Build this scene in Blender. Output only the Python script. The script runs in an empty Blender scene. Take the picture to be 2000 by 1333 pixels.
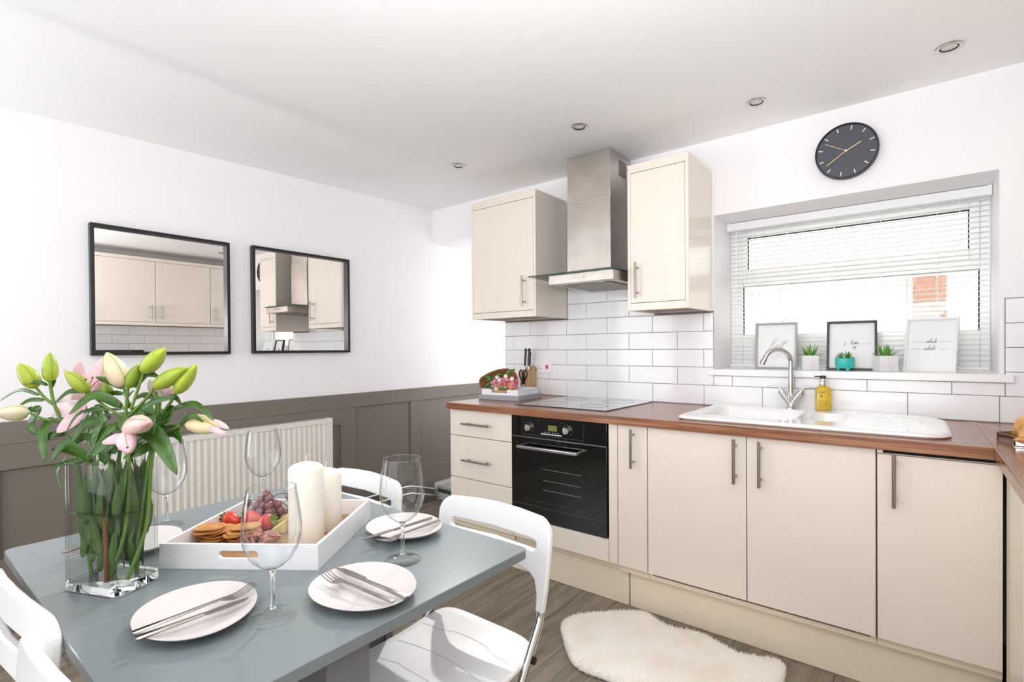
import bpy, bmesh, math, random
from mathutils import Vector, Matrix, Euler
from math import sin, cos, pi, radians
random.seed(7)
SC = bpy.context.scene
COL = SC.collection

# ------------------------------------------------------------------ camera
CX, CY, CZ = 3.1539, -2.8631, 1.2249
YAW, PITCH, ROLL, FPX, SU, SV = 0.6614, -0.008, -0.0067, 996.3328, 20.6968, 23.836
_f0 = Vector((-sin(YAW), cos(YAW), 0)); _rt = Vector((cos(YAW), sin(YAW), 0)); _up = Vector((0, 0, 1))
FWD = _f0*cos(PITCH) + _up*sin(PITCH); _u2 = _up*cos(PITCH) - _f0*sin(PITCH)
RGT = _rt*cos(ROLL) + _u2*sin(ROLL); UPV = _u2*cos(ROLL) - _rt*sin(ROLL)
CAMP = Vector((CX, CY, CZ))
cd = bpy.data.cameras.new('camera'); cam = bpy.data.objects.new('camera', cd); COL.objects.link(cam)
cam.matrix_world = Matrix(((RGT.x, UPV.x, -FWD.x, CX), (RGT.y, UPV.y, -FWD.y, CY), (RGT.z, UPV.z, -FWD.z, CZ), (0, 0, 0, 1)))
cd.sensor_fit = 'HORIZONTAL'; cd.sensor_width = 36.0; cd.lens = 36.0*FPX/2000.0
cd.shift_x = -SU/2000.0; cd.shift_y = SV/2000.0; cd.clip_start = 0.02; cd.clip_end = 200
SC.camera = cam

def ray(u, v):
    a = (u-1000-SU)/FPX; b = -(v-666.5-SV)/FPX
    return FWD + RGT*a + UPV*b
def at(u, v, d): return CAMP + ray(u, v)*d           # a point d metres deep seen at a pixel of the photograph
def on(u, v, ax, val):                                # the point of a plane x/y/z = val seen at that pixel
    r = ray(u, v); i = 'xyz'.index(ax)
    return CAMP + r*((val-CAMP[i])/r[i])

# ------------------------------------------------------------------ world, lights, exposure
w = bpy.data.worlds.new('sky'); SC.world = w; w.use_nodes = True
nt = w.node_tree; bg = nt.nodes['Background']
bg.inputs[0].default_value = (1.0, 1.0, 1.0, 1); bg.inputs[1].default_value = 3.2
SC.view_settings.view_transform = 'Standard'; SC.view_settings.look = 'None'
SC.view_settings.exposure = 0.29; SC.view_settings.gamma = 1.0; SC.view_settings.use_curve_mapping = False
SC.cycles.use_denoising = True
SC.cycles.max_bounces = 14; SC.cycles.transparent_max_bounces = 24; SC.cycles.transmission_bounces = 10
SC.cycles.diffuse_bounces = 6; SC.cycles.glossy_bounces = 6
SC.cycles.caustics_reflective = False; SC.cycles.caustics_refractive = False
SC.cycles.sample_clamp_indirect = 6.0
def area(name, loc, target, sx, sy, power, col=(1, 1, 1)):
    l = bpy.data.lights.new(name, 'AREA'); l.shape = 'RECTANGLE'; l.size = sx; l.size_y = sy; l.energy = power; l.color = col
    o = bpy.data.objects.new(name, l); COL.objects.link(o); o.location = loc
    o.rotation_euler = (Vector(target)-Vector(loc)).to_track_quat('-Z', 'Y').to_euler(); return o
# added soft fill lamp at the dining end, behind the camera; no window there
area('added_fill_dining_end', (2.0, -4.85, 1.35), (2.0, 0, 1.25), 2.9, 1.9, 27, (0.93, 0.97, 1.0))
# added side fill lamp by the solid left wall, out of view
area('added_fill_left_side', (.06, -3.35, 1.25), (1.5, -.4, 1.15), 1.2, 1.4, 20, (0.94, 0.97, 1.0))
# photographer's flash held high beside the camera, bounced off the ceiling
area('bounced_flash', (2.98, -2.80, 1.5), (2.80, -2.35, 2.365), 0.7, 0.7, 32, (0.93, 0.97, 1.0))
# added lamp hidden inside the closed alcove to brighten its white corner
area('added_fill_alcove', (.745, .50, 1.25), (0, .35, 1.25), .75, 1.5, 7.5, (0.96, 0.98, 1.0))
def spot(name, loc, target, power, ang, blend=0.6, rad=0.03, col=(1, 0.96, 0.9)):
    l = bpy.data.lights.new(name, 'SPOT'); l.energy = power; l.spot_size = radians(ang); l.spot_blend = blend; l.shadow_soft_size = rad; l.color = col
    o = bpy.data.objects.new(name, l); COL.objects.link(o); o.location = loc
    o.rotation_euler = (Vector(target)-Vector(loc)).to_track_quat('-Z', 'Y').to_euler(); return o

# ------------------------------------------------------------------ helpers
def lin(h):
    h = h.lstrip('#'); c = [int(h[i:i+2], 16)/255 for i in (0, 2, 4)]
    return tuple(x/12.92 if x <= .04045 else ((x+.055)/1.055)**2.4 for x in c) + (1,)
MATS = {}
def mat(name, hexc, rough=.5, metal=0, spec=.5, coat=0, sss=0, noise=None, bump=None, coatr=.05, emit=0, randv=0, stretch=None):
    if name in MATS: return MATS[name]
    m = bpy.data.materials.new(name); m.use_nodes = True; N = m.node_tree.nodes; L = m.node_tree.links
    p = N['Principled BSDF']; col = lin(hexc)
    p.inputs['Base Color'].default_value = col; p.inputs['Roughness'].default_value = rough; p.inputs['Metallic'].default_value = metal
    p.inputs['Specular IOR Level'].default_value = spec; p.inputs['Coat Weight'].default_value = coat; p.inputs['Coat Roughness'].default_value = coatr
    if sss:
        p.inputs['Subsurface Weight'].default_value = sss; p.inputs['Subsurface Radius'].default_value = (.02, .015, .01)
    if emit:
        p.inputs['Emission Color'].default_value = col; p.inputs['Emission Strength'].default_value = emit
    vec = None
    if noise or bump:
        tc = N.new('ShaderNodeTexCoord'); vec = tc.outputs['Object']
        if stretch:
            mp = N.new('ShaderNodeMapping'); mp.inputs['Scale'].default_value = stretch; L.new(vec, mp.inputs[0]); vec = mp.outputs[0]
    src = None
    if noise:                                    # (scale, second colour, detail)
        nz = N.new('ShaderNodeTexNoise'); nz.inputs['Scale'].default_value = noise[0]; nz.inputs['Detail'].default_value = noise[2] if len(noise) > 2 else 4
        L.new(vec, nz.inputs['Vector'])
        rp = N.new('ShaderNodeValToRGB'); rp.color_ramp.elements[0].position = .35; rp.color_ramp.elements[1].position = .65
        rp.color_ramp.elements[0].color = col; rp.color_ramp.elements[1].color = lin(noise[1])
        L.new(nz.outputs['Fac'], rp.inputs[0]); src = rp.outputs[0]
    if randv:
        oi = N.new('ShaderNodeObjectInfo'); mr = N.new('ShaderNodeMapRange'); mr.inputs[3].default_value = 1-randv; mr.inputs[4].default_value = 1+randv
        L.new(oi.outputs['Random'], mr.inputs[0]); hs = N.new('ShaderNodeHueSaturation'); L.new(mr.outputs[0], hs.inputs['Value'])
        if src: L.new(src, hs.inputs['Color'])
        else: hs.inputs['Color'].default_value = col
        src = hs.outputs[0]
    if src: L.new(src, p.inputs['Base Color'])
    if bump:
        nb = N.new('ShaderNodeTexNoise'); nb.inputs['Scale'].default_value = bump[0]; nb.inputs['Detail'].default_value = 3
        L.new(vec, nb.inputs['Vector']); bp = N.new('ShaderNodeBump'); bp.inputs['Strength'].default_value = bump[1]; bp.inputs['Distance'].default_value = .004
        L.new(nb.outputs['Fac'], bp.inputs['Height']); L.new(bp.outputs[0], p.inputs['Normal'])
    MATS[name] = m; return m
def thin_glass(name, tint='#fafcfb', edge='#8f9a97', ior=1.45, power=6.0, rough=0.0, refl=5):
    m = bpy.data.materials.new(name); m.use_nodes = True; N = m.node_tree.nodes; L = m.node_tree.links
    N.remove(N['Principled BSDF']); out = N['Material Output']
    tr = N.new('ShaderNodeBsdfTransparent'); gl = N.new('ShaderNodeBsdfGlossy'); gl.inputs['Roughness'].default_value = rough
    mx = N.new('ShaderNodeMixShader'); lw = N.new('ShaderNodeLayerWeight'); lw.inputs[0].default_value = .5
    def pwr(e):
        q = N.new('ShaderNodeMath'); q.operation = 'POWER'; q.inputs[1].default_value = e; L.new(lw.outputs['Facing'], q.inputs[0]); return q
    f0 = ((ior-1)/(ior+1))**2
    fr = N.new('ShaderNodeMapRange'); fr.inputs[3].default_value = f0; fr.inputs[4].default_value = .8; L.new(pwr(refl).outputs[0], fr.inputs[0])
    cm = N.new('ShaderNodeMix'); cm.data_type = 'RGBA'; cm.inputs[6].default_value = lin(tint); cm.inputs[7].default_value = lin(edge)
    L.new(pwr(power).outputs[0], cm.inputs[0]); L.new(cm.outputs[2], tr.inputs[0])
    L.new(fr.outputs[0], mx.inputs[0]); L.new(tr.outputs[0], mx.inputs[1]); L.new(gl.outputs[0], mx.inputs[2]); L.new(mx.outputs[0], out.inputs[0])
    MATS[name] = m; return m
def real_glass(name, hexc='#ffffff', ior=1.45, rough=0):
    m = bpy.data.materials.new(name); m.use_nodes = True; p = m.node_tree.nodes['Principled BSDF']
    p.inputs['Base Color'].default_value = lin(hexc); p.inputs['Transmission Weight'].default_value = 1; p.inputs['Roughness'].default_value = rough; p.inputs['IOR'].default_value = ior
    MATS[name] = m; return m

class MB:
    def __init__(s, T=None): s.bm = bmesh.new(); s.T = T or Matrix.Identity(4)
    def v(s, p): return s.bm.verts.new(s.T @ Vector(p))
    def face(s, vs):
        try: return s.bm.faces.new(vs)
        except ValueError: return None
    def box(s, a, b, bev=0, seg=2):
        x0, y0, z0 = a; x1, y1, z1 = b
        vs = [s.v(p) for p in ((x0, y0, z0), (x1, y0, z0), (x1, y1, z0), (x0, y1, z0), (x0, y0, z1), (x1, y0, z1), (x1, y1, z1), (x0, y1, z1))]
        fs = [s.face([vs[i] for i in f]) for f in ((3, 2, 1, 0), (4, 5, 6, 7), (0, 1, 5, 4), (1, 2, 6, 5), (2, 3, 7, 6), (3, 0, 4, 7))]
        if bev:
            es = set(e for f in fs for e in f.edges); old = set(s.bm.faces)-set(fs)
            bmesh.ops.bevel(s.bm, geom=list(es), offset=bev, segments=seg, affect='EDGES', profile=.5)
            lay = s.bm.faces.layers.int.get('flat') or s.bm.faces.layers.int.new('flat')
            old = {f for f in old if f.is_valid}
            ax = [s.T.to_3x3().col[i].normalized() for i in range(3)]
            for f in s.bm.faces:
                if f not in old:
                    f.normal_update()
                    if max(abs(f.normal.dot(q)) for q in ax) > .9995: f[lay] = 1
        return s
    def loft(s, rings, closed=True, caps=True):
        R = [[s.v(p) for p in r] for r in rings]; n = len(R[0])
        for a, b in zip(R, R[1:]):
            for i in range(n if closed else n-1):
                j = (i+1) % n; s.face([a[i], a[j], b[j], b[i]])
        if caps and closed:
            s.face(R[0][::-1]); s.face(R[-1])
        return s
    def tube(s, pts, r, n=10, caps=True, flat=1.0):
        pts = [Vector(p) for p in pts]; rr = r if isinstance(r, (list, tuple)) else [r]*len(pts)
        rings = []; prev = None
        for i, p in enumerate(pts):
            t = (pts[min(i+1, len(pts)-1)] - pts[max(i-1, 0)]).normalized()
            if prev is None:
                prev = t.cross(Vector((0, 0, 1)));
                if prev.length < 1e-3: prev = t.cross(Vector((1, 0, 0)))
                prev.normalize()
            x = (prev - t*prev.dot(t)).normalized(); y = t.cross(x); prev = x
            rings.append([p + (x*cos(2*pi*k/n) + y*sin(2*pi*k/n)*flat)*rr[i] for k in range(n)])
        return s.loft(rings, True, caps)
    def lathe(s, prof, c=(0, 0, 0), n=32, sx=1, sy=1, caps=True):
        rings = [[(c[0]+r*cos(2*pi*k/n)*sx, c[1]+r*sin(2*pi*k/n)*sy, c[2]+z) for k in range(n)] for r, z in prof]
        return s.loft(rings, True, caps)
    def cyl(s, p, q, r, r2=None, n=16): return s.tube([p, q], [r, r if r2 is None else r2], n)
    def ball(s, c, r, n=12, m=8, sc=(1, 1, 1)):
        prof = [(max(1e-5, r*sin(pi*i/m)), -r*cos(pi*i/m)) for i in range(m+1)]
        rings = [[(c[0]+a*cos(2*pi*k/n)*sc[0], c[1]+a*sin(2*pi*k/n)*sc[1], c[2]+z*sc[2]) for k in range(n)] for a, z in prof]
        return s.loft(rings)
    def fill(s, loops, h, fn=None):          # 2D loops (first outer, others holes) in local XY, extruded h along local Z
        b = bmesh.new()
        for lp in loops:
            vs = [b.verts.new((p[0], p[1], 0)) for p in lp]
            for i in range(len(vs)): b.edges.new((vs[i], vs[(i+1) % len(vs)]))
        bmesh.ops.triangle_fill(b, use_beauty=True, edges=b.edges[:], use_dissolve=False)
        g = bmesh.ops.extrude_face_region(b, geom=b.faces[:])
        for e in g['geom']:
            if isinstance(e, bmesh.types.BMVert): e.co.z += h
        bmesh.ops.recalc_face_normals(b, faces=b.faces[:])
        mp = {}
        for vv in b.verts:
            p = Vector(vv.co)
            if fn: p = Vector(fn(p))
            mp[vv] = s.v(p)
        for f in b.faces: s.face([mp[x] for x in f.verts])
        b.free(); return s
    def grid(s, fn, nu, nv, wrap=False):
        V = [[s.v(fn(i/nu, j/nv)) for j in range(nv+1)] for i in range(nu+1)]
        for i in range(nu):
            for j in range(nv): s.face([V[i][j], V[i+1][j], V[i+1][j+1], V[i][j+1]])
        return s

ROOTM = {}
def base_props(o, label, cat, group, kind):
    if label: o['label'] = label
    if cat: o['category'] = cat
    if group: o['group'] = group
    if kind: o['kind'] = kind
def thing(name, label, cat, loc=(0, 0, 0), rz=0, group=None, kind=None):
    o = bpy.data.objects.new(name, None); COL.objects.link(o); o.location = loc; o.rotation_euler = (0, 0, rz); o.empty_display_size = .05
    ROOTM[o] = Matrix.Translation(Vector(loc)) @ Matrix.Rotation(rz, 4, 'Z'); base_props(o, label, cat, group, kind); return o
def obj(name, mb, m, parent=None, label=None, cat=None, group=None, kind=None, local=False, ang=38, mods=None, loc=None):
    """links the mesh; world coordinates are turned into the parent's own unless local"""
    bm = mb.bm
    if loc is not None and parent is None:
        bmesh.ops.translate(bm, verts=bm.verts[:], vec=-Vector(loc))
    M = ROOTM.get(parent)
    if M is not None and not local: bmesh.ops.transform(bm, matrix=M.inverted(), verts=bm.verts[:])
    bmesh.ops.recalc_face_normals(bm, faces=bm.faces[:])
    fl = bm.faces.layers.int.get('flat'); flat = [f[fl] for f in bm.faces] if fl else None
    me = bpy.data.meshes.new(name); bm.to_mesh(me); bm.free()
    for ml in (m if isinstance(m, list) else [m]): me.materials.append(ml)
    if ang:
        me.shade_smooth(); me.set_sharp_from_angle(angle=radians(ang))
        if flat:
            for p_, q_ in zip(me.polygons, flat):
                if q_: p_.use_smooth = False
    o = bpy.data.objects.new(name, me); COL.objects.link(o)
    if parent: o.parent = parent
    if loc is not None and parent is None: o.location = loc
    ROOTM[o] = M if M is not None else (Matrix.Translation(Vector(loc)) if loc is not None else Matrix.Identity(4))
    base_props(o, label, cat, group, kind)
    for md in (mods or []):
        q = o.modifiers.new(md[0].lower(), md[0])
        for k, val in md[1].items(): setattr(q, k, val)
    return o
def struct(name, mb, m, parent=None, **k): return obj(name, mb, m, parent, kind=None if parent else 'structure', **k)
def copy_tree(o, parent=None):
    c = o.copy(); COL.objects.link(c); ROOTM[c] = ROOTM[o]
    if parent: c.parent = parent
    for ch in list(o.children): copy_tree(ch, c)
    return c
def arc(c, r, a0, a1, n): return [(c[0]+r*cos(radians(a0+(a1-a0)*i/n)), c[1]+r*sin(radians(a0+(a1-a0)*i/n))) for i in range(n+1)]
def rrect(x0, y0, x1, y1, r, n=5):
    return arc((x1-r, y0+r), r, -90, 0, n)+arc((x1-r, y1-r), r, 0, 90, n)+arc((x0+r, y1-r), r, 90, 180, n)+arc((x0+r, y0+r), r, 180, 270, n)
def spline(pts, n=6):
    P = [Vector(p) for p in pts]; out = []
    for i in range(len(P)-1):
        a = P[max(i-1, 0)]; b = P[i]; c = P[i+1]; d = P[min(i+2, len(P)-1)]
        for k in range(n):
            t = k/n; out.append(.5*((2*b)+(c-a)*t+(2*a-5*b+4*c-d)*t*t+(3*b-a-3*c+d)*t*t*t))
    out.append(P[-1]); return out

# ------------------------------------------------------------------ materials
WALL = mat('wall_paint', '#f8f6f8', .6, spec=.3, bump=(90, .03))
CEIL = mat('ceiling_paint', '#faf9f9', .7, spec=.2, bump=(60, .03))
TAUPE = mat('taupe_paint', '#7d756d', .42, spec=.4)
CREAM = mat('cream_gloss', '#f2e7db', .22, spec=.5, coat=.12)
CREAMM = mat('cream_matt', '#efe2cd', .4, spec=.4)
GAP = mat('dark_gap', '#1b1512', .8)
STEEL = mat('brushed_steel', '#b9b4ae', .32, metal=1, noise=(18, '#aaa59f', 6), stretch=(1, 1, 12))
NICKEL = mat('satin_nickel', '#a59c92', .3, metal=1)
CHROME = mat('chrome', '#dcdcdd', .06, metal=1)
BLACK = mat('black_plastic', '#141414', .35)
BLKGL = mat('black_glass', '#06090a', .04, spec=.6, coat=.5)
WPLAS = mat('white_plastic', '#fbfbfc', .28, spec=.5)
WPVC = mat('white_upvc', '#fcfcfb', .25)
TILE = mat('white_tile_glaze', '#fbfafc', .1, spec=.5, coat=.2, randv=.012)
GROUT = mat('grey_grout', '#8d8785', .9)
TABLE = mat('grey_blue_lacquer', '#7e8789', .24, spec=.5)
TABLEE = mat('grey_lacquer_edge', '#7e8086', .4)
CERA = mat('white_ceramic', '#f5f4f3', .12, coat=.4)
PLATE = mat('stoneware_plate', '#d9d3d2', .3)
MIRR = mat('mirror_silver', '#f2f2f0', .0, metal=1)
GLASS = thin_glass('clear_thin_glass', '#fcfdfd', '#87918f', 1.6, 5, 0, 3)
FOOTG = thin_glass('foot_glass', '#fcfdfd', '#9aa4a0', 1.5, 6, 0, 4)
PANE = thin_glass('window_pane', '#fdfefe', '#eef3f1', 1.3, 4)
GREENGL = thin_glass('green_edge_glass', '#e3efea', '#5f8a80', 1.5, 2)
SGLASS = real_glass('solid_glass', '#fbfffd', 1.45)
WHITE = mat('paper_white', '#f2f2f4', .6)
INK = mat('ink', '#3a3a3c', .6)
CANDLE = mat('candle_wax', '#f6f2e6', .45, sss=.3)
def wood(name, c1, c2, scale, stretch, rough=.35, randv=0, c3=None):
    m = bpy.data.materials.new(name); m.use_nodes = True; N = m.node_tree.nodes; L = m.node_tree.links; p = N['Principled BSDF']
    p.inputs['Roughness'].default_value = rough
    tc = N.new('ShaderNodeTexCoord'); mp = N.new('ShaderNodeMapping'); mp.inputs['Scale'].default_value = stretch
    oi = N.new('ShaderNodeObjectInfo'); ad = N.new('ShaderNodeVectorMath'); ad.operation = 'ADD'
    mu = N.new('ShaderNodeMath'); mu.operation = 'MULTIPLY'; mu.inputs[1].default_value = 37.0
    L.new(oi.outputs['Random'], mu.inputs[0]); L.new(tc.outputs['Object'], mp.inputs[0]); L.new(mp.outputs[0], ad.inputs[0]); L.new(mu.outputs[0], ad.inputs[1])
    n1 = N.new('ShaderNodeTexNoise'); n1.inputs['Scale'].default_value = scale; n1.inputs['Detail'].default_value = 7; n1.inputs['Roughness'].default_value = .62; n1.inputs['Distortion'].default_value = .4
    L.new(ad.outputs[0], n1.inputs['Vector'])
    r = N.new('ShaderNodeValToRGB'); r.color_ramp.elements[0].position = .3; r.color_ramp.elements[1].position = .72
    r.color_ramp.elements[0].color = lin(c1); r.color_ramp.elements[1].color = lin(c2)
    if c3:
        e = r.color_ramp.elements.new(.5); e.color = lin(c3)
    L.new(n1.outputs['Fac'], r.inputs[0])
    hs = N.new('ShaderNodeHueSaturation'); L.new(r.outputs[0], hs.inputs['Color'])
    mr = N.new('ShaderNodeMapRange'); mr.inputs[3].default_value = 1-randv; mr.inputs[4].default_value = 1+randv; L.new(oi.outputs['Random'], mr.inputs[0]); L.new(mr.outputs[0], hs.inputs['Value'])
    L.new(hs.outputs[0], p.inputs['Base Color'])
    bp = N.new('ShaderNodeBump'); bp.inputs['Strength'].default_value = .12; bp.inputs['Distance'].default_value = .002; L.new(n1.outputs['Fac'], bp.inputs['Height']); L.new(bp.outputs[0], p.inputs['Normal'])
    MATS[name] = m; return m
FLOORW = wood('grey_oak_plank', '#635a4e', '#9a8f80', 3.2, (9, 1.0, 9), .40, .07, '#7f7566')
WORKX = wood('walnut_laminate_along_x', '#6e432c', '#b98b69', 4, (.7, 24, 24), .22, 0, '#935f42')
WORKY = wood('walnut_laminate_along_y', '#6e432c', '#b98b69', 4, (24, .7, 24), .22, 0, '#935f42')
BOARDW = wood('oak_board', '#8f6a45', '#b98f63', 6, (3, 12, 12), .5)
BLOCKW = wood('pale_block_wood', '#b58a5c', '#d8b98f', 8, (8, 8, 1), .5)
# ------------------------------------------------------------------ the room shell
HC = 2.365
YB = -5.0; XR = 3.95
# floor of planks
fl = MB().box((-.1, YB-.1, -.08), (XR+.1, 1.05, -.006)); FLOOR = struct('floor', fl, mat('floor_gap', '#3a342e', .8))
pw, pl_ = .1815, 1.22
k = 0
for i in range(22):
    x0 = i*pw; x1 = min(x0+pw, XR)
    if x1-x0 < .02: continue
    y = YB - ((i*0.43) % 1.0)*pl_
    while y < .95:
        a = max(y, YB); b = min(y+pl_, .95)
        if b-a > .03:
            m = MB(Matrix.Translation((x0, a, 0)))
            g = .0007
            m.loft([[(g, g, -.006), (x1-x0-g, g, -.006), (x1-x0-g, b-a-g, -.006), (g, b-a-g, -.006)],
                    [(g, g, -.001), (x1-x0-g, g, -.001), (x1-x0-g, b-a-g, -.001), (g, b-a-g, -.001)],
                    [(g+.001, g+.001, 0), (x1-x0-g-.001, g+.001, 0), (x1-x0-g-.001, b-a-g-.001, 0), (g+.001, b-a-g-.001, 0)]])
            obj('plank', m, FLOORW, FLOOR, ang=0)
        y += pl_
# ceiling: level over the kitchen, sagging a little along the mirror wall beyond a soft crease
def ceil_z(x, y):
    k = min(1, max(0, (-y-.6)/1.6)); k = k*k*(3-2*k); up = .034*k; wallz = -.0275*max(0, -y)
    if x >= .88: return HC
    if x >= .70:
        t = (.88-x)/.18; return HC + up*t*t*(3-2*t)
    return HC + wallz + (up-wallz)*(x/.70)
m = MB(); xs = [-.1, 0, .15, .3, .45, .55, .62, .66, .70, .73, .76, .79, .82, .85, .88, .95, 1.2, 1.8, 2.6, 3.3, XR, XR+.1]; ys = [YB-.1]+[YB+.25*i for i in range(0, 21)]+[.2, .6, 1.05]
V = [[m.v((x, y, ceil_z(max(x, 0), y))) for y in ys] for x in xs]
T = [[m.v((x, y, HC+.12)) for y in ys] for x in xs]
for i in range(len(xs)-1):
    for j in range(len(ys)-1):
        m.face([V[i][j], V[i][j+1], V[i+1][j+1], V[i+1][j]]); m.face([T[i][j], T[i+1][j], T[i+1][j+1], T[i][j+1]])
struct('ceiling', m, CEIL, ang=60)
# left wall with taupe panelling
WL = struct('wall_left', MB().box((-.1, YB-.1, 0), (0, 1.05, HC+.03)), WALL)
def wp(name, y0, y1, z0, z1, t=.014):
    m = MB().box((.0005, y0, z0), (t, y1, z1), .002, 1); return obj(name, m, TAUPE, WL, ang=20)
ye = .95
wp('panel', YB, -.874, .32, .715, .003); wp('panel', -.754, -.257, .32, .826, .003); wp('panel', -.168, ye, .32, .826, .003)
wp('rail', YB, ye, .8237, .922, .018); wp('rail', YB, -.8722, .712, .8235, .018)
wp('rail', YB, ye, .14, .325, .018); wp('stile', -.872, -.7525, .3252, .8235, .018); wp('stile', -.2588, -.1662, .3252, .8235, .018)
wp('stile', -2.63, -2.52, .3252, .7118, .018); wp('stile', -4.4, -4.3, .3252, .7118, .018)
struct('baseboard_left', MB().box((0.0005, YB, 0), (.022, -.02, .139), .003, 1), TAUPE)
# back (kitchen) wall: window opening, alcove on the left under a bulkhead
m = MB()
for a, b in (((.768, .0, 0), (2.2625, .97, HC+.02)), ((3.4126, 0, 0), (XR+.1, .42, HC+.02)), ((2.2625, 0, 1.951), (3.4126, .42, HC+.02)), ((2.2625, 0, 0), (3.4126, .42, 1.074)),
             ((-.02, .95, 0), (.768, 1.05, HC+.02)), ((-.02, 0, 2.095), (.768, .95, HC+.02))):
    m.box(a, b)
WB = struct('wall_back', m, WALL)
WR = struct('wall_right', MB().box((XR, YB-.1, 0), (XR+.1, .42, HC+.02)), WALL)
struct('wall_front', MB().box((-.1, YB-.1, 0), (XR+.1, YB, HC+.02)), WALL)
# metro tiles on the back wall
TM = {}
def tile(parent, x0, x1, z0, z1, side=0, name='tile'):
    w_, h_ = round(x1-x0, 4), round(z1-z0, 4)
    if w_ < .012 or h_ < .012: return
    key = (w_, h_, side)
    if key not in TM:
        m = MB(); g = .0013; c = .0016; t = .008
        def P(u, v_, d): return (u, -d, v_) if side == 0 else (-d, u, v_)
        r = [[P(g, g, 0), P(w_-g, g, 0), P(w_-g, h_-g, 0), P(g, h_-g, 0)], [P(g, g, t-c), P(w_-g, g, t-c), P(w_-g, h_-g, t-c), P(g, h_-g, t-c)],
             [P(g+c, g+c, t), P(w_-g-c, g+c, t), P(w_-g-c, h_-g-c, t), P(g+c, h_-g-c, t)]]
        m.loft(r); o = obj(name, m, TILE, parent, ang=0, local=True); TM[key] = o.data
    else:
        o = bpy.data.objects.new(name, TM[key]); COL.objects.link(o); o.parent = parent
    o.location = (x0, -.0005, z0) if side == 0 else (XR-.0005, x0, z0)
P_, JA, JB = .3015, 1.303, 1.4538
def run(xa, xb, z0, z1, joint):
    n = math.floor((xa-joint)/P_); x = joint+n*P_
    while x < xb-1e-4:
        a = max(x, xa); b = min(x+P_, xb)
        if b-a > .012: tile(WB, a, b, z0, z1)
        x += P_
grout = MB()
for a, b in (((.768, -.0035, .908), (1.309, .001, 1.43)), ((1.309, -.0035, .908), (1.92, .001, 1.72)), ((1.92, -.0035, .908), (2.2605, .001, 1.43)), ((2.2605, -.0035, .908), (3.4146, .001, 1.0735)), ((3.4146, -.0035, .908), (XR, .001, 1.0735)), ((3.4285, -.0035, 1.0735), (XR, .001, 1.421))):
    grout.box(a, b)
obj('grout', grout, GROUT, WB, ang=0)
zl = [.909, 1.018, 1.118, 1.218, 1.318, 1.418, 1.518, 1.618, 1.718]
for r in range(8):
    z0, z1 = zl[r], zl[r+1]; J = JA if r % 2 == 0 else JB
    if r == 0: run(.77, XR-.01, z0, z1, J)
    elif r == 1:
        run(.77, 2.2605, z0, z1, J); run(2.2605, 3.4300, z0, 1.073, J); run(3.4300, XR-.01, z0, z1, J)
    elif r < 5: run(.77, 2.2605, z0, z1, J); run(3.4300, XR-.01, z0, z1, J)
    else: run(1.312, 1.918, z0, z1, J)
# tiles on the right wall (seen in the mirror)
g = MB().box((XR-.0035, -3.0, .908), (XR+.001, -.01, 1.53)); obj('grout', g, GROUT, WR, ang=0)
for r in range(6):
    y = -3.0 - (.15 if r % 2 else 0)
    while y < -.03:
        a, b = max(y, -3.0), min(y+.3015, -.02)
        if b-a > .012: tile(WR, a, b, .909+(.109 if r else 0)+max(0, r-1)*.1, zl[r+1], 1)
        y += .3015

# ------------------------------------------------------------------ window
WX0, WX1, WZ0, WZ1, WY = 2.2625, 3.4126, 1.1085, 1.951, .314
WIN = thing('window_1', None, None, (2.84, WY, WZ0)); WIN['kind'] = 'structure'
fm = MB()
for a, b in (((WX0+.0005, WY, WZ0), (2.330, WY+.07, WZ1)), ((3.375, WY, WZ0), (WX1-.0005, WY+.07, WZ1)), ((2.330, WY, 1.90), (3.375, WY+.07, WZ1-.0005)), ((2.330, WY, WZ0), (3.375, WY+.07, 1.30)), ((2.330, WY, 1.584), (3.375, WY+.07, 1.64))):
    fm.box(a, b, .004, 2)
obj('frame', fm, WPVC, WIN)
sm = MB()
for a, b in (((2.331, WY-.012, 1.63), (2.358, WY+.05, 1.905)), ((3.338, WY-.012, 1.63), (3.374, WY+.05, 1.905)), ((2.358, WY-.012, 1.866), (3.338, WY+.05, 1.905)), ((2.358, WY-.012, 1.63), (3.338, WY+.05, 1.682))):
    sm.box(a, b, .004, 2)
obj('top_sash', sm, WPVC, WIN)
def gasket(x0, x1, z0, z1, y):
    m = MB(); t = .007
    m.box((x0, y, z0), (x0+t, y+.006, z1)); m.box((x1-t, y, z0), (x1, y+.006, z1)); m.box((x0+t, y, z1-t), (x1-t, y+.006, z1)); m.box((x0+t, y, z0), (x1-t, y+.006, z0+.004))
    obj('gasket', m, mat('black_rubber', '#15181a', .7), WIN)
gasket(2.356, 3.340, 1.680, 1.868, WY+.006); gasket(2.328, 3.377, 1.298, 1.586, WY+.016)
obj('pane', MB().box((2.356, WY+.02, 1.68), (3.34, WY+.024, 1.868)), PANE, WIN, ang=0)
obj('pane', MB().box((2.328, WY+.03, 1.298), (3.377, WY+.034, 1.586)), PANE, WIN, ang=0)
hm = MB().box((2.80, WY-.03, 1.648), (2.93, WY-.013, 1.664), .004); obj('handle', hm, WPVC, WIN)
obj('sill', MB().box((2.2625, -.0003, 1.0745), (3.4126, WY-.0005, 1.1085)).box((2.235, -.03, 1.0745), (3.456, -.0095, 1.1085), .004, 2).box((2.2625, -.01, 1.0745), (3.4126, 0, 1.1085)), WPVC, WIN)
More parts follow.
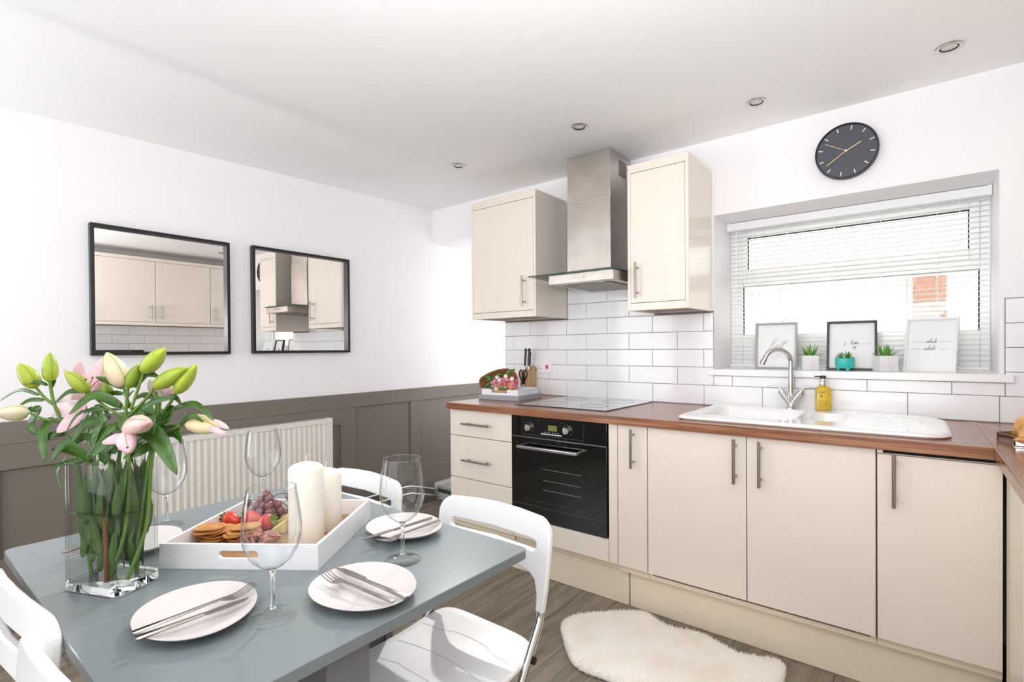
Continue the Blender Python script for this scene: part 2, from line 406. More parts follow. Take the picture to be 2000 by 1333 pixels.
# venetian blind
BL = thing('venetian_blind', 'white venetian blind with open slats hanging inside the window recess', 'blind', (2.84, .25, 1.94))
SL = mat('blind_slat', '#fafaf9', .4)
_n = SL.node_tree.nodes; _l = SL.node_tree.links; _t = _n.new('ShaderNodeBsdfTranslucent'); _t.inputs[0].default_value = (.95, .95, .93, 1); _m = _n.new('ShaderNodeMixShader'); _m.inputs[0].default_value = .45
_l.new(_n['Principled BSDF'].outputs[0], _m.inputs[1]); _l.new(_t.outputs[0], _m.inputs[2]); _l.new(_m.outputs[0], _n['Material Output'].inputs[0])
obj('head_rail', MB().box((2.268, .235, 1.905), (3.408, .275, 1.948), .003), WPLAS, BL)
obj('end_cap', MB().box((3.395, .231, 1.903), (3.4105, .279, 1.9495), .002), WPLAS, BL)
obj('end_cap', MB().box((2.264, .231, 1.903), (2.279, .279, 1.9495), .002), WPLAS, BL)
me = None; nsl = 31
for i in range(nsl):
    z = 1.888 - i*.0243
    if me is None:
        m = MB()
        rings = []
        for x in (2.275, 3.402):
            top = [(x, .255-.0125+.025*t, z + .0022*(1-(2*t-1)**2)) for t in (0, .25, .5, .75, 1)]
            rings.append(top + [(p[0], p[1], p[2]-.0005) for p in top[::-1]])
        m.loft(rings); o = obj('slat', m, SL, BL); me = o.data; z00 = z
    else:
        o = bpy.data.objects.new('slat', me); COL.objects.link(o); o.parent = BL; o.location.z = z-z00
obj('bottom_rail', MB().box((2.275, .243, 1.117), (3.402, .267, 1.129), .003), WPLAS, BL)
for x in (2.40, 2.58, 2.80, 3.0, 3.22):
    obj('ladder_cord', MB().cyl((x, .241, 1.125), (x, .241, 1.907), .0009, n=5).cyl((x, .269, 1.125), (x, .269, 1.907), .0009, n=5), WPLAS, BL)
obj('tilt_wand', MB().cyl((2.318, .228, 1.40), (2.318, .228, 1.90), .0022, n=8), WPLAS, BL)
obj('pull_cord', MB().cyl((3.30, .228, 1.72), (3.30, .228, 1.905), .0012, n=6).lathe([(.002, -.02), (.005, -.015), (.004, 0), (.001, .004)], (3.30, .228, 1.72), 10), WPLAS, BL)

# ------------------------------------------------------------------ the yard outside
struct('ground', MB().box((-4, .42, -.3), (9, 9, -.02)), mat('yard_paving', '#b9b6b0', .9, noise=(3, '#a5a19b')))
yw = thing('rendered_wall', 'white rendered yard wall seen through the blind slats', 'wall', (2.5, 4.2, 0))
obj('render', MB().box((-2.5, 4.2, 0), (8, 4.4, 3.6)), mat('outdoor_render', '#f4f5f4', .9), yw)
p0 = on(1769, 532, 'y', 2.6); p1 = on(1850, 622, 'y', 2.6)
bp = thing('brick_pier', 'orange brick pier outside behind the right half of the window', 'pier', ((p0.x+p1.x)/2, 2.6, 0))
BRK = mat('orange_brick', '#ab806c', .9, noise=(30, '#9a6e5a'), randv=.12)
obj('mortar', MB().box((p0.x, 2.612, -.02), (p1.x, 2.8, p0.z)), mat('mortar', '#cfc4b6', .9), bp)
bw = (p1.x-p0.x)
rows = 0; z = 0.0
while z+.065 < p0.z+.02:
    off = 0 if rows % 2 == 0 else -bw*.25
    for c in range(3):
        a = max(p0.x, p0.x+off+c*bw*.5); b = min(p1.x, p0.x+off+(c+1)*bw*.5)
        if b-a > .03: obj('brick', MB().box((a+.005, 2.6, z+.005), (b-.005, 2.70, z+.065)), BRK, bp, ang=0)
    z += .07; rows += 1
a0 = on(1452, 575, 'y', 1.6); a1 = on(1528, 600, 'y', 1.6)
gs = thing('glass_screen', 'pale green glass screen outside beyond the left of the window', 'screen', (a0.x, 1.6, 0))
obj('glass_panel', MB().box((a0.x-.4, 1.6, .1), (a1.x, 1.61, 1.42)), GREENGL, gs, ang=0)
obj('edge_post', MB().box((a1.x, 1.595, -.02), (a1.x+.012, 1.615, 1.44)), mat('grey_post', '#9fb0ab', .5), gs)
pg = thing('pergola', 'pale pergola bars outside, slanting across the upper left of the window', 'pergola', (2.2, 2.2, 0))
for q0, q1 in (((1540, 455), (1575, 490)), ((1500, 495), (1545, 515))):
    A = on(*q0, 'y', 2.4); B = on(*q1, 'y', 2.0); D = (B-A)
    obj('bar', MB().cyl(A-D*.6, B+D*.6, .012, n=8), mat('grey_bar', '#c9cdcc', .5), pg)
    F = A-D*.6; obj('post', MB().cyl(F, (F.x, F.y, -.02), .014, n=8), mat('grey_bar', '#c9cdcc', .5), pg)
q = on(1777, 470, 'y', 2.3)
obj('clothes_pole', MB().cyl((q.x, 2.3, -.02), (q.x, 2.3, 2.3), .018, n=10), mat('grey_bar', '#c9cdcc'), None, 'pale upright pole outside the right half of the window', 'pole')

# ------------------------------------------------------------------ downlights
def downlight(x, y, label):
    t = thing('downlight', label, 'light', (x, y, HC), 0, 'recessed ceiling downlights')
    m = MB().lathe([(.030, -.0005), (.0425, -.0005), (.0425, -.003), (.040, -.005), (.033, -.0055), (.030, -.004)], (x, y, HC), 36, caps=False)
    obj('trim_ring', m, mat('ring_nickel', '#cfcac6', .2, metal=1), t)
    obj('lamp_holder', MB().lathe([(.0298, -.0038), (.0285, -.0015), (.026, .0)], (x, y, HC-.0012), 28, caps=False), mat('lamp_shadow_ring', '#4a443e', .4, metal=.6), t)
    obj('lamp_glass', MB().lathe([(.0255, -.0018), (.02, -.0022), (.0001, -.0025)], (x, y, HC), 28), mat('lamp_glass', '#d9d8d4', .15), t)
DL = [(.901, -.604, 'farthest downlight, in the ceiling before the left wall cabinet'), (1.777, -.61, 'downlight in the ceiling just in front of the hood chimney'),
      (2.557, -.32, 'downlight in the ceiling above the sink, left of the clock'), (3.243, -.323, 'largest downlight, in the ceiling at the right above the window')]
for d in DL: downlight(*d)
spot('downlight_lamp', (.901, -.604, HC-.012), (2.2, -2.15, .74), 125, 62, .7, .03, (1, .985, .96))
# ------------------------------------------------------------------ kitchen units
YD = -.694                                            # door faces
def bar_handle(p0, p1, out, r=.006, parent=None, inset=.16, lab=None):
    p0 = Vector(p0); p1 = Vector(p1); o = Vector(out); d = p1-p0
    m = MB().cyl(p0+o, p1+o, r, n=14)
    for t in (inset, 1-inset): m.cyl(p0+d*t+o.normalized()*.0003, p0+d*t+o, r*.8, n=10)
    return obj('handle', m, NICKEL, parent)
def front(name, parent, x0, x1, z0, z1, y=YD, t=.018, mt=CREAM):
    g = .0015
    return obj(name, MB().box((x0+g, y, z0+g), (x1-g, y+t, z1-g), .0022, 2), mt, parent)
def carcass(parent, x0, x1, z0=.17, z1=.869, y0=YD+.0195, y1=-.012):
    return obj('carcass', MB().box((x0+.0005, y0, z0), (x1-.0005, y1, z1)), CREAMM, parent)
ZB, ZT = .2003, .869
# drawer unit
t = thing('drawer_unit', 'cream unit of three drawers left of the oven', 'cabinet', (1.145, -.35, .17))
carcass(t, .905, 1.386)
obj('end_panel', MB().box((.9035, YD+.02, .0), (.9048, -.012, .869)), CREAM, t)
for z0, z1, hz in ((.7115, ZT, .790), (.4615, .7105, .576), (ZB, .4605, .328)):
    d = front('drawer', t, .905, 1.387, z0, z1)
    bar_handle((1.03, YD, hz), (1.245, YD, hz), (0, -.034, 0), .006, d, .17)
# oven housing and oven
t = thing('oven_housing', 'cream housing and filler panel around the black oven', 'cabinet', (1.68, -.35, .17))
obj('carcass', MB().box((1.3875, YD+.03, .17), (2.027, YD+.6, .30)).box((1.3875, YD+.45, .30), (2.027, YD+.6, .869)).box((1.3872, YD+.03, .30), (1.3885, YD+.45, .869)).box((1.981, YD+.03, .30), (2.027, YD+.45, .869)), CREAMM, t)
front('base_strip', t, 1.388, 1.980, ZB, .312); front('filler_panel', t, 1.980, 2.028, ZB, ZT)
OV = thing('oven', 'black glass built-in electric oven under the hob', 'oven', (1.68, -.5, .31))
x0, x1 = 1.3905, 1.9745
obj('body', MB().box((x0+.01, YD+.012, .316), (x1-.01, YD+.44, .866)), mat('oven_body', '#2a2a2a', .5), OV)
cp = obj('control_panel', MB().box((x0, YD-.006, .757), (x1, YD+.011, .8665), .002), BLKGL, OV)
obj('panel_frame', MB().box((1.472, YD-.0075, .7695), (1.847, YD-.0062, .7705)).box((1.472, YD-.0075, .7705), (1.4727, YD-.0062, .85)).box((1.8463, YD-.0075, .7705), (1.847, YD-.0062, .85)), mat('grey_line', '#6d7674', .4, metal=1), cp)
for hx, hz in ((1.512, .808), (1.752, .812)):
    kb = obj('knob', MB().lathe([(.0185, -.0063), (.0185, .010), (.016, .0145), (.0001, .0145)], (0, 0, 0), 24).box((-.003, -.0175, .0145), (.003, .0175, .0225), .001), mat('knob_steel', '#d8d3ca', .25, metal=1), OV, local=True)
    kb.matrix_basis = Matrix.Translation(Vector((hx, YD-.0125, hz))-OV.location) @ Matrix.Rotation(pi/2, 4, 'X')
    mk = MB()
    for k in range(9):
        a = radians(-130+k*32); mk.box((hx+.028*sin(a)-.0012, YD-.0068, hz+.028*cos(a)-.0012), (hx+.028*sin(a)+.0012, YD-.0062, hz+.028*cos(a)+.0012))
    obj('dial_mark', mk, mat('print_white', '#cfd2d0', .5), cp, kind='stuff')
obj('display', MB().box((1.635, YD-.0072, .80), (1.69, YD-.0062, .829)), mat('lcd_green', '#6f7433', .3, emit=.04), cp)
obj('button_strip', MB().box((1.59, YD-.011, .779), (1.72, YD-.0062, .784), .001), mat('strip_white', '#dfe2e6', .3), cp)
sy = MB()
for i in range(6): sy.box((1.612+i*.0165, YD-.0068, .7885), (1.6165+i*.0165, YD-.0062, .7925))
for a, b in ((1.577, .848), (1.72, .846)): sy.lathe([(.002, -.0006), (.002, .0006)], (a, YD-.0064, b), 8)
obj('touch_symbol', sy, mat('print_white', '#cfd2d0', .5), cp, kind='stuff')
dr = obj('door', MB().box((x0, YD-.006, .318), (x1, YD+.011, .7525), .002), BLKGL, OV)
obj('trim', MB().box((x0, YD-.0075, .7527), (x1, YD-.002, .7565)), mat('trim_steel', '#8f9896', .3, metal=1), OV)
obj('window_frame', MB().box((1.47, YD-.0067, .42), (1.84, YD-.0062, .4215)).box((1.84, YD-.0067, .42), (1.8412, YD-.0062, .62)), mat('dark_line', '#3b4542', .3), dr)
rk = MB()
for z in (.595, .537, .487): rk.box((1.60, YD-.0067, z), (1.83, YD-.0062, z+.0015))
obj('rack_line', rk, mat('rack_grey', '#9ba5a1', .4), dr)
obj('kick_line', MB().box((x0+.01, YD-.0067, .392), (x1-.02, YD-.0062, .3935)), mat('dark_line2', '#59625f', .3), dr)
hb = MB().box((1.462, YD-.058, .700), (1.838, YD-.040, .716), .004)
for x in (1.462, 1.824): hb.box((x, YD-.0405, .701), (x+.014, YD-.0063, .715), .002)
obj('handle', hb, mat('handle_steel', '#d5cfd2', .22, metal=1), OV)
tw = MB()
# narrow cabinet, sink base, right base cabinet
def base_cab(label, xs, handles, zt=ZT, gap=False):
    t = thing('base_cabinet', label, 'cabinet', ((xs[0]+xs[-1])/2, -.35, .17), 0)
    if len(xs) == 3:
        for p_, q_ in (((xs[0]+.0005, YD+.0195, .17), (xs[0]+.018, -.012, .869)), ((xs[-1]-.018, YD+.0195, .17), (xs[-1]-.0005, -.012, .869)), ((xs[0]+.018, YD+.0195, .17), (xs[-1]-.018, -.012, .188)), ((xs[0]+.018, -.03, .188), (xs[-1]-.018, -.012, .86))):
            obj('carcass_board', MB().box(p_, q_), CREAMM, t)
    else: carcass(t, xs[0], xs[-1], z1=.869 if not gap else .8685)
    for (a, b), hx in zip(zip(xs, xs[1:]), handles):
        d = front('door', t, a, b, ZB, zt)
        bar_handle((hx, YD, .676), (hx, YD, .855), (0, -.036, 0), .0062, d, .15)
    return t
base_cab('narrow cream base cabinet with one tall handle right of the oven', [2.029, 2.1775], [2.113])
base_cab('wide cream two-door base cabinet below the sink', [2.1785, 2.6035, 3.033], [2.563, 2.658])
t = base_cab('cream base cabinet with a dark gap above its door, in the right corner', [3.035, 3.3605], [3.085], zt=.852, gap=True)
obj('top_strip', MB().box((3.036, YD, .8535), (3.052, YD+.018, .868)), CREAM, t)
obj('shadow_gap', MB().box((3.053, YD+.0185, .853), (3.3605, YD+.0193, .868)), GAP, t)
for a, b, lb in ((.906, 2.062, 'cream kickboard below the drawers and oven'), (2.069, 3.362, 'cream kickboard below the sink cabinets')):
    obj('kickboard', MB().box((a, -.648, .0008), (b, -.632, .178), .001, 1), CREAMM, None, lb, 'kickboard', loc=((a+b)/2, -.64, 0))
# right-hand base units along the side wall
t = thing('base_cabinet', 'cream cabinet run under the side worktop at the right edge', 'cabinet', (3.65, -1.9, .17))
obj('carcass', MB().box((3.384, -3.0, .17), (XR-.012, -.70, .8685)).box((3.3665, -.735, .0), (3.3788, -.70, .8685)), CREAMM, t)
for a, b in ((-1.04, -.737), (-1.64, -1.04), (-2.24, -1.64), (-3.0, -2.24)):
    obj('door', MB().box((3.3655, a+.0015, ZB), (3.3835, b-.0015, ZT-.002), .002), CREAM, t)
obj('kickboard', MB().box((3.41, -3.0, .0008), (3.425, -.74, .168)), CREAMM, t)
# worktops
ZW = .9075
obj('worktop', MB().fill([[(.9, -.718), (3.3362, -.718), (3.3362, -.011), (.9, -.011)], [(2.325, -.57), (2.325, -.125), (2.925, -.125), (2.925, -.57)]], ZW-.8695, lambda p: (p.x, p.y, p.z+.8695)), WORKX, None, 'long walnut worktop along the tiled back wall', 'worktop', loc=(2.1, -.36, .87), ang=20)
pw_ = thing('worktop', 'walnut worktop running along the right-hand wall', 'worktop', (3.65, -1.5, .87))
obj('slab', MB().box((3.3366, -3.02, .8695), (XR-.011, -.011, ZW), .0025, 2), WORKY, pw_)
obj('joint_strip', MB().box((-.16, -.004, 0), (.16, .004, .0006)), mat('joint_pale', '#cdb49d', .3), pw_, local=True).matrix_basis = Matrix.Translation(Vector((3.385, -.17, ZW))-pw_.location) @ Matrix.Rotation(radians(-66), 4, 'Z')
# hob
hb = thing('hob', 'black ceramic glass hob set in the worktop', 'hob', (1.62, -.3, ZW))
obj('glass_top', MB().box((1.325, -.590, ZW+.0003), (1.913, -.022, ZW+.0055), .002, 2), mat('hob_glass', '#17171a', .06, spec=.9, coat=1.0), hb)
for cx_, cy_, r in ((1.47, -.44, .09), (1.76, -.44, .075), (1.47, -.16, .075), (1.76, -.16, .09)):
    obj('cooking_ring', MB().lathe([(r, 0), (r, .0003), (r-.003, .0003), (r-.003, 0)], (cx_, cy_, ZW+.0056), 40, caps=False), mat('ring_grey', '#2b2b2d', .3), hb)

# ------------------------------------------------------------------ wall cabinets
YU = -.358
def wall_cab(label, x0, x1, dx0, dx1, hx, z0=1.4254, z1=2.2021):
    t = thing('wall_cabinet', label, 'cabinet', ((x0+x1)/2, -.18, z0), 0)
    obj('carcass', MB().box((x0+.018, YU+.021, z0+.028), (x1-.018, -.0125, z1-.045)), CREAMM, t)
    obj('side_panel', MB().box((x0, YU, z0+.0003), (x0+.0175, -.0125, z1-.0303), .001, 1), CREAM, t)
    obj('side_panel', MB().box((x1-.0175, YU, z0+.0003), (x1, -.0125, z1-.0303), .001, 1), CREAM, t)
    obj('cornice', MB().box((x0, YU, z1-.030), (x1, -.0125, z1), .002, 1).box((x0+.018, YU, z1-.046), (x1-.018, YU+.02, z1-.0302)), CREAM, t)
    obj('light_pelmet', MB().box((x0+.018, YU, z0), (x1-.018, YU+.02, z0+.038), .001, 1), CREAM, t)
    obj('base_board', MB().box((x0+.018, YU+.0203, z0+.012), (x1-.018, -.0125, z0+.0275)), mat('oak_underside', '#b39a7c', .6), t)
    d = obj('door', MB().box((dx0, YU-.0005, z0+.041), (dx1, YU+.0195, z1-.049), .002), CREAM, t)
    bar_handle((hx, YU, 1.490), (hx, YU, 1.677), (0, -.036, 0), .0058, d, .15)
    return t
wall_cab('cream wall cabinet left of the extractor hood', .7733, 1.3093, .792, 1.290, 1.226)
wall_cab('cream wall cabinet between the hood and the window', 1.9205, 2.251, 1.939, 2.232, 1.98)
# opposite wall cabinets (in the mirror)
t = thing('wall_cabinet', 'cream wall cabinets on the right-hand wall, reflected in the left mirror', 'cabinet', (3.77, -1.2, 1.5))
obj('carcass', MB().box((3.622, -2.0, 1.54), (XR-.001, -.10, 2.23)), CREAMM, t)
obj('cornice', MB().box((3.60, -2.0, 2.23), (XR-.001, -.09, 2.265)), CREAM, t); obj('light_pelmet', MB().box((3.60, -2.0, 1.515), (3.62, -.09, 1.55)), CREAM, t)
for a, b, hy in ((-1.99, -1.432, -1.50), (-1.43, -.877, -.925), (-.875, -.318, -.825), (-.316, -.10, -.262)):
    d = obj('door', MB().box((3.60, a+.0015, 1.553), (3.62, b-.0015, 2.227), .002), CREAM, t)
    bar_handle((3.60, hy, 1.585), (3.60, hy, 1.74), (-.036, 0, 0), .0058, d, .15)
t = thing('microwave', 'black microwave on the right-hand worktop, reflected in the left mirror', 'microwave', (3.7, -1.2, ZW))
obj('case', MB().box((3.56, -1.42, ZW+.012), (3.9, -1.0, 1.245), .008), BLACK, t)
obj('door', MB().box((3.552, -1.41, ZW+.02), (3.5595, -1.12, 1.235), .002), BLKGL, t)
for y in (-1.38, -1.04):
    for x in (3.6, 3.86): obj('foot', MB().cyl((x, y, ZW+.0003), (x, y, ZW+.0125), .012, n=12), BLACK, t)

# ------------------------------------------------------------------ extractor hood
hd = thing('extractor_hood', 'stainless steel chimney extractor hood with a glass canopy', 'hood', (1.62, -.2, 1.6))
SS = mat('hood_steel', '#d6cfc8', .36, metal=1, noise=(5, '#c4bcb3', 5))
ch = obj('chimney', MB().box((1.484, -.275, 1.62), (1.775, -.0125, 2.085), .002), SS, hd)
obj('chimney_extension', MB().box((1.487, -.272, 2.0855), (1.772, -.0125, HC-.001), .002), SS, hd)
vs = MB()
for i in range(9): vs.box((1.7722, -.165, 2.235+i*.0105), (1.7729, -.075, 2.2405+i*.0105))
obj('vent_slot', vs, BLACK, hd)
def hg(p): return (p.x, p.y, p.z+1.643)
gl_out = [(1.345, -.012), (1.345, -.47)]+[(1.36+.02*cos(radians(180+90*i/5))-.0, -.475+.02*sin(radians(180+90*i/5))) for i in range(6)]+arc((1.865, -.455), .04, -90, 0, 6)+[(1.905, -.012)]
gl_out = [(1.345, -.0125), (1.345, -.48), (1.355, -.492), (1.86, -.495), (1.893, -.485), (1.9085, -.455), (1.9085, -.0125)]
obj('glass_canopy', MB().fill([gl_out], .006, hg), GREENGL, hd, ang=20)
obj('glass_edge', MB().tube([(1.345, -.48, 1.6461), (1.355, -.4925, 1.6461), (1.86, -.4955, 1.6461), (1.893, -.4855, 1.6461), (1.909, -.455, 1.6461), (1.909, -.02, 1.6461)], .0027, 6), mat('glass_edge', '#47605a', .2), hd)
obj('body', MB().box((1.483, -.47, 1.588), (1.893, -.0125, 1.6425), .003), SS, hd)
obj('filter', MB().box((1.53, -.40, 1.583), (1.845, -.06, 1.5878), .001), mat('filter_mesh', '#8d867d', .45, metal=1), hd)
for i in range(4): obj('button', MB().cyl((1.625+i*.028, -.4702, 1.618), (1.625+i*.028, -.474, 1.618), .0065, n=14), CHROME, hd)
for x in (1.57, 1.80): obj('lamp', MB().lathe([(.028, 0), (.028, -.003), (.0001, -.003)], (x, -.435, 1.5878), 20), mat('hood_lamp', '#d8d2c4', .3), hd)

# ------------------------------------------------------------------ sink, tap, soap
sk = thing('sink', 'white ceramic sink with a fluted drainer at its right', 'sink', (2.77, -.34, ZW))
S0, S1, T0, T1 = 2.29, 3.243, -.645, -.028
def sink_outline(ins, z):
    L_ = rrect(S0+ins, T0+ins, 2.9, T1-ins, max(.015, .05-ins), 6)
    r = max(.02, .20-ins)
    pts = [(S0+.09, T0+ins)]; pts = []
    pts += arc((S0+ins+.05, T1-ins-.05), .05, 90, 180, 5)+arc((S0+ins+.05, T0+ins+.05), .05, 180, 270, 5)
    pts += arc((S1-ins-.09, T0+ins+.09), .09, -90, 0, 8)+arc((S1-ins-r, T1-ins-r), r, 0, 90, 10)
    return [(x, y, z) for x, y in pts]
ZS = ZW+.0185
m = MB()
bowl = rrect(2.335, -.555, 2.74, -.14, .06, 6); hb2 = rrect(2.775, -.49, 2.915, -.20, .045, 6)
rings = [sink_outline(.006, ZW+.0004), sink_outline(0, ZW+.006), sink_outline(.001, ZW+.012), sink_outline(.006, ZW+.0165), sink_outline(.014, ZS)]
m.loft(rings, True, False)
m2 = bmesh.new()
loops = [[(x, y) for x, y, z in sink_outline(.014, ZS)], bowl, hb2]
m.fill([loops[0], bowl[::-1], hb2[::-1]], -.0015, lambda p: (p.x, p.y, p.z+ZS))
obj('rim', m, CERA, sk, ang=50)
def bowl_mesh(lp, zb):
    m = MB(); c = Vector((sum(p[0] for p in lp)/len(lp), sum(p[1] for p in lp)/len(lp), 0)); R = []
    for k, z in ((1, ZS-.0005), (.985, ZS-.004), (.965, ZS-.02), (.93, zb+.04), (.88, zb+.012), (.75, zb), (.1, zb-.004)): R.append([(c.x+(p[0]-c.x)*k, c.y+(p[1]-c.y)*k, z) for p in lp])
    m.loft(R, True, False); return m
obj('main_bowl', bowl_mesh(bowl, ZS-.16), CERA, sk, ang=60)
obj('half_bowl', bowl_mesh(hb2, ZS-.10), CERA, sk, ang=60)
for i in range(7):
    y = -.53+i*.062
    obj('drainer_ridge', MB().tube(spline([(2.965, y, ZS-.001), (3.0, y, ZS+.0012), (3.14-.004*i, y, ZS+.0012), (3.175-.006*i, y, ZS-.001)], 4), .0042, 8, True, 1), CERA, sk)
obj('drain', MB().lathe([(.022, 0), (.022, .002), (.018, .0025), (.0001, .0015)], (2.845, -.345, ZS-.1035), 24), CHROME, sk)
tp = thing('tap', 'chrome swan-neck mixer tap with two lever handles behind the sink', 'tap', (2.655, -.075, ZS))
tx, ty = 2.655, -.075
obj('base_flange', MB().lathe([(.026, .0003), (.026, .004), (.017, .010), (.014, .020)], (tx, ty, ZS), 28), CHROME, tp)
bm_ = MB().cyl((tx, ty, ZS+.015), (tx-.040, ty, 1.0), .013, .017).cyl((tx, ty, ZS+.015), (tx+.040, ty, 1.0), .013, .017).cyl((tx, ty, ZS+.03), (tx, ty, 1.0), .013, .014)
bm_.cyl((tx-.040, ty, 1.0), (tx-.046, ty, 1.012), .0175, .014).cyl((tx+.040, ty, 1.0), (tx+.046, ty, 1.012), .0175, .014)
obj('body', bm_, CHROME, tp)
dx, dy = -.104, -.078; R_ = .065
pts = [(tx, ty, .99), (tx, ty, 1.08), (tx, ty, 1.15)]
for i in range(1, 13):
    a = radians(180-i*165/12); k = (1-(-cos(a)*-1))/2
    q = (1+cos(a)) / 2
    pts.append((tx+dx*q, ty+dy*q, 1.15+.066*sin(a)))
l_ = pts[-1]; pts.append((l_[0]+dx*.06, l_[1]+dy*.06, l_[2]-.012))
obj('spout', MB().tube(pts, [.0135, .0125]+[.0115]*(len(pts)-2), 16), CHROME, tp)
obj('nozzle', MB().tube([pts[-2], pts[-1], (pts[-1][0]-.004, pts[-1][1]-.003, pts[-1][2]-.014)], .0128, 16), CHROME, tp)
for s in (-1, 1): obj('lever', MB().tube([(tx+s*.046, ty, 1.012), (tx+s*.052, ty, 1.026), (tx+s*.062, ty-.004, 1.030), (tx+s*.108, ty-.012, 1.031)], [.007, .006, .0045, .003], 10), CHROME, tp)
so = thing('soap_dispenser', 'clear bottle of yellow liquid soap with a black pump behind the sink', 'bottle', (2.79, -.068, ZS), radians(18))
M4 = Matrix.Translation((2.79, -.068, ZS)) @ Matrix.Rotation(radians(18), 4, 'Z')
def rr(hw, hd, r, z): return [(x, y, z) for x, y in rrect(-hw, -hd, hw, hd, r, 4)]
obj('bottle', MB(M4).loft([rr(.029, .021, .008, .0004), rr(.032, .024, .009, .003), rr(.032, .024, .009, .100), rr(.030, .022, .010, .106), rr(.016, .014, .012, .113), rr(.0125, .0125, .0122, .118)]), mat('soap_yellow', '#d8b92f', .08, coat=.6, sss=.0, noise=(25, '#c9a41f')), so)
obj('collar', MB(M4).lathe([(.0155, .118), (.0155, .135), (.011, .147), (.010, .150)], (0, 0, 0), 24), CHROME, so)
obj('pump_head', MB(M4).lathe([(.0125, .150), (.0125, .160), (.011, .163), (.0001, .1635)], (0, 0, 0), 20).box((-.036, -.004, .156), (0, .004, .162), .0015), BLACK, so)
lb = MB(M4)
for z, a, b, h in ((.083, -.018, .004, .0028), (.043, -.022, .010, .0016), (.036, -.022, .018, .0012), (.031, -.022, .016, .0012), (.026, -.020, .012, .0012), (.021, -.022, .008, .001)):
    x = a
    while x < b:
        wd = random.uniform(.0014, .0035); lb.box((x, -.0243, z), (min(x+wd, b), -.0240, z+h)); x += wd+.0012
lb.fill([[(0, .008), (.0025, .003), (.003, 0), (.0015, -.003), (-.0015, -.003), (-.003, 0), (-.0025, .003)]], .0003, lambda p: (p.x-.010, -.0243+p.z, p.y+.064))
obj('printed_label', lb, mat('label_ink', '#4a3c12', .6), so)
# ------------------------------------------------------------------ mirrors, clock, socket
def mirror(y0, y1, z0, z1, label):
    t = thing('wall_mirror', label, 'mirror', (0.0, (y0+y1)/2, z0))
    f, d = .016, .034
    fr = MB()
    for a, b in (((.0012, y0, z0), (d, y0+f, z1)), ((.0012, y1-f, z0), (d, y1, z1)), ((.0012, y0+f, z0), (d, y1-f, z0+f)), ((.0012, y0+f, z1-f), (d, y1-f, z1))): fr.box(a, b, .001, 1)
    obj('frame', fr, mat('black_frame', '#17191a', .35), t)
    obj('glass', MB().box((.002, y0+f, z0+f), (.008, y1-f, z1-f)), MIRR, t, ang=0)
mirror(-2.205, -1.580, 1.208, 1.846, 'square black framed mirror at the left, reflecting cream wall cabinets')
mirror(-1.454, -.801, 1.210, 1.853, 'square black framed mirror at the right, reflecting the extractor hood')
ck = thing('wall_clock', 'round dark grey wall clock with gold hands above the window', 'clock', (2.882, -.001, 2.146))
cx, cz, R = 2.882, 2.146, .128
MY = Matrix(((1, 0, 0, cx), (0, 0, -1, 0), (0, 1, 0, cz), (0, 0, 0, 1)))          # local z -> world -y
obj('case', MB(MY).lathe([(R-.004, .0012), (R, .006), (R, .036), (R-.002, .040), (R-.006, .040), (R-.007, .030)], (0, 0, 0), 64, caps=False).lathe([(R-.004, .0012), (.001, .0012)], (0, 0, 0), 64), mat('clock_case', '#20242a', .35), ck)
obj('dial', MB(MY).lathe([(R-.006, .0295), (.0001, .0300)], (0, 0, 0), 64), mat('clock_dial', '#4e5058', .55), ck)
def ang_of(u, v):
    p = on(u, v, 'y', -.036); return math.atan2(p.x-cx, p.z-cz)
a12 = (ang_of(1662, 248) + (ang_of(1641.6, 338.6)+pi) % (2*pi))/2
GOLD = mat('gold_hand', '#e9cf9a', .3, metal=.3); CREAMMK = mat('dial_mark', '#f1ead8', .5)
def radial(m, a, r0, r1, wd, z): 
    s_, c_ = sin(a), cos(a)
    def P(r, q, zz): return (r*s_+q*c_, r*c_-q*s_, zz)
    m.loft([[P(r0, -wd, z), P(r0, wd, z), P(r1, wd, z), P(r1, -wd, z)], [P(r0, -wd, z+.001), P(r0, wd, z+.001), P(r1, wd, z+.001), P(r1, -wd, z+.001)]])
for k in range(12):
    m = MB(MY); radial(m, a12+k*pi/6, .097, .116, .0022, .0302); obj('hour_mark', m, CREAMMK, ck, ang=0)
m = MB(MY)
for k in range(60):
    if k % 5: radial(m, a12+k*pi/30, .108, .116, .0005, .0302)
obj('minute_mark', m, mat('minute_grey', '#8b8b90', .5), ck, ang=0, kind='stuff')
m = MB(MY); radial(m, ang_of(1683, 274.5), -.004, .066, .0022, .0325); obj('hour_hand', m, GOLD, ck, ang=0)
m = MB(MY); radial(m, ang_of(1612, 326.5), -.004, .096, .0017, .0340); obj('minute_hand', m, GOLD, ck, ang=0)
m = MB(MY); radial(m, ang_of(1603, 280), -.0, .098, .0008, .0352); m.lathe([(.005, .032), (.005, .0375), (.0001, .0375)], (0, 0, 0), 16); obj('second_hand', m, mat('second_hand', '#f3ead2', .4), ck, ang=0)
sk_ = thing('power_socket', 'white socket plate with a red cooker switch on the tiles beside the knife block', 'socket', (1.115, -.01, 1.103))
obj('plate', MB().box((1.042, -.0175, 1.060), (1.188, -.0088, 1.146), .003), WPLAS, sk_)
obj('rocker_switch', MB().box((1.140, -.022, 1.090), (1.158, -.0177, 1.116), .0015), mat('switch_red', '#d2406e', .3), sk_)
obj('toggle', MB().box((1.050, -.0205, 1.071), (1.060, -.0177, 1.083), .001), mat('grey_toggle', '#55515a', .4), sk_)
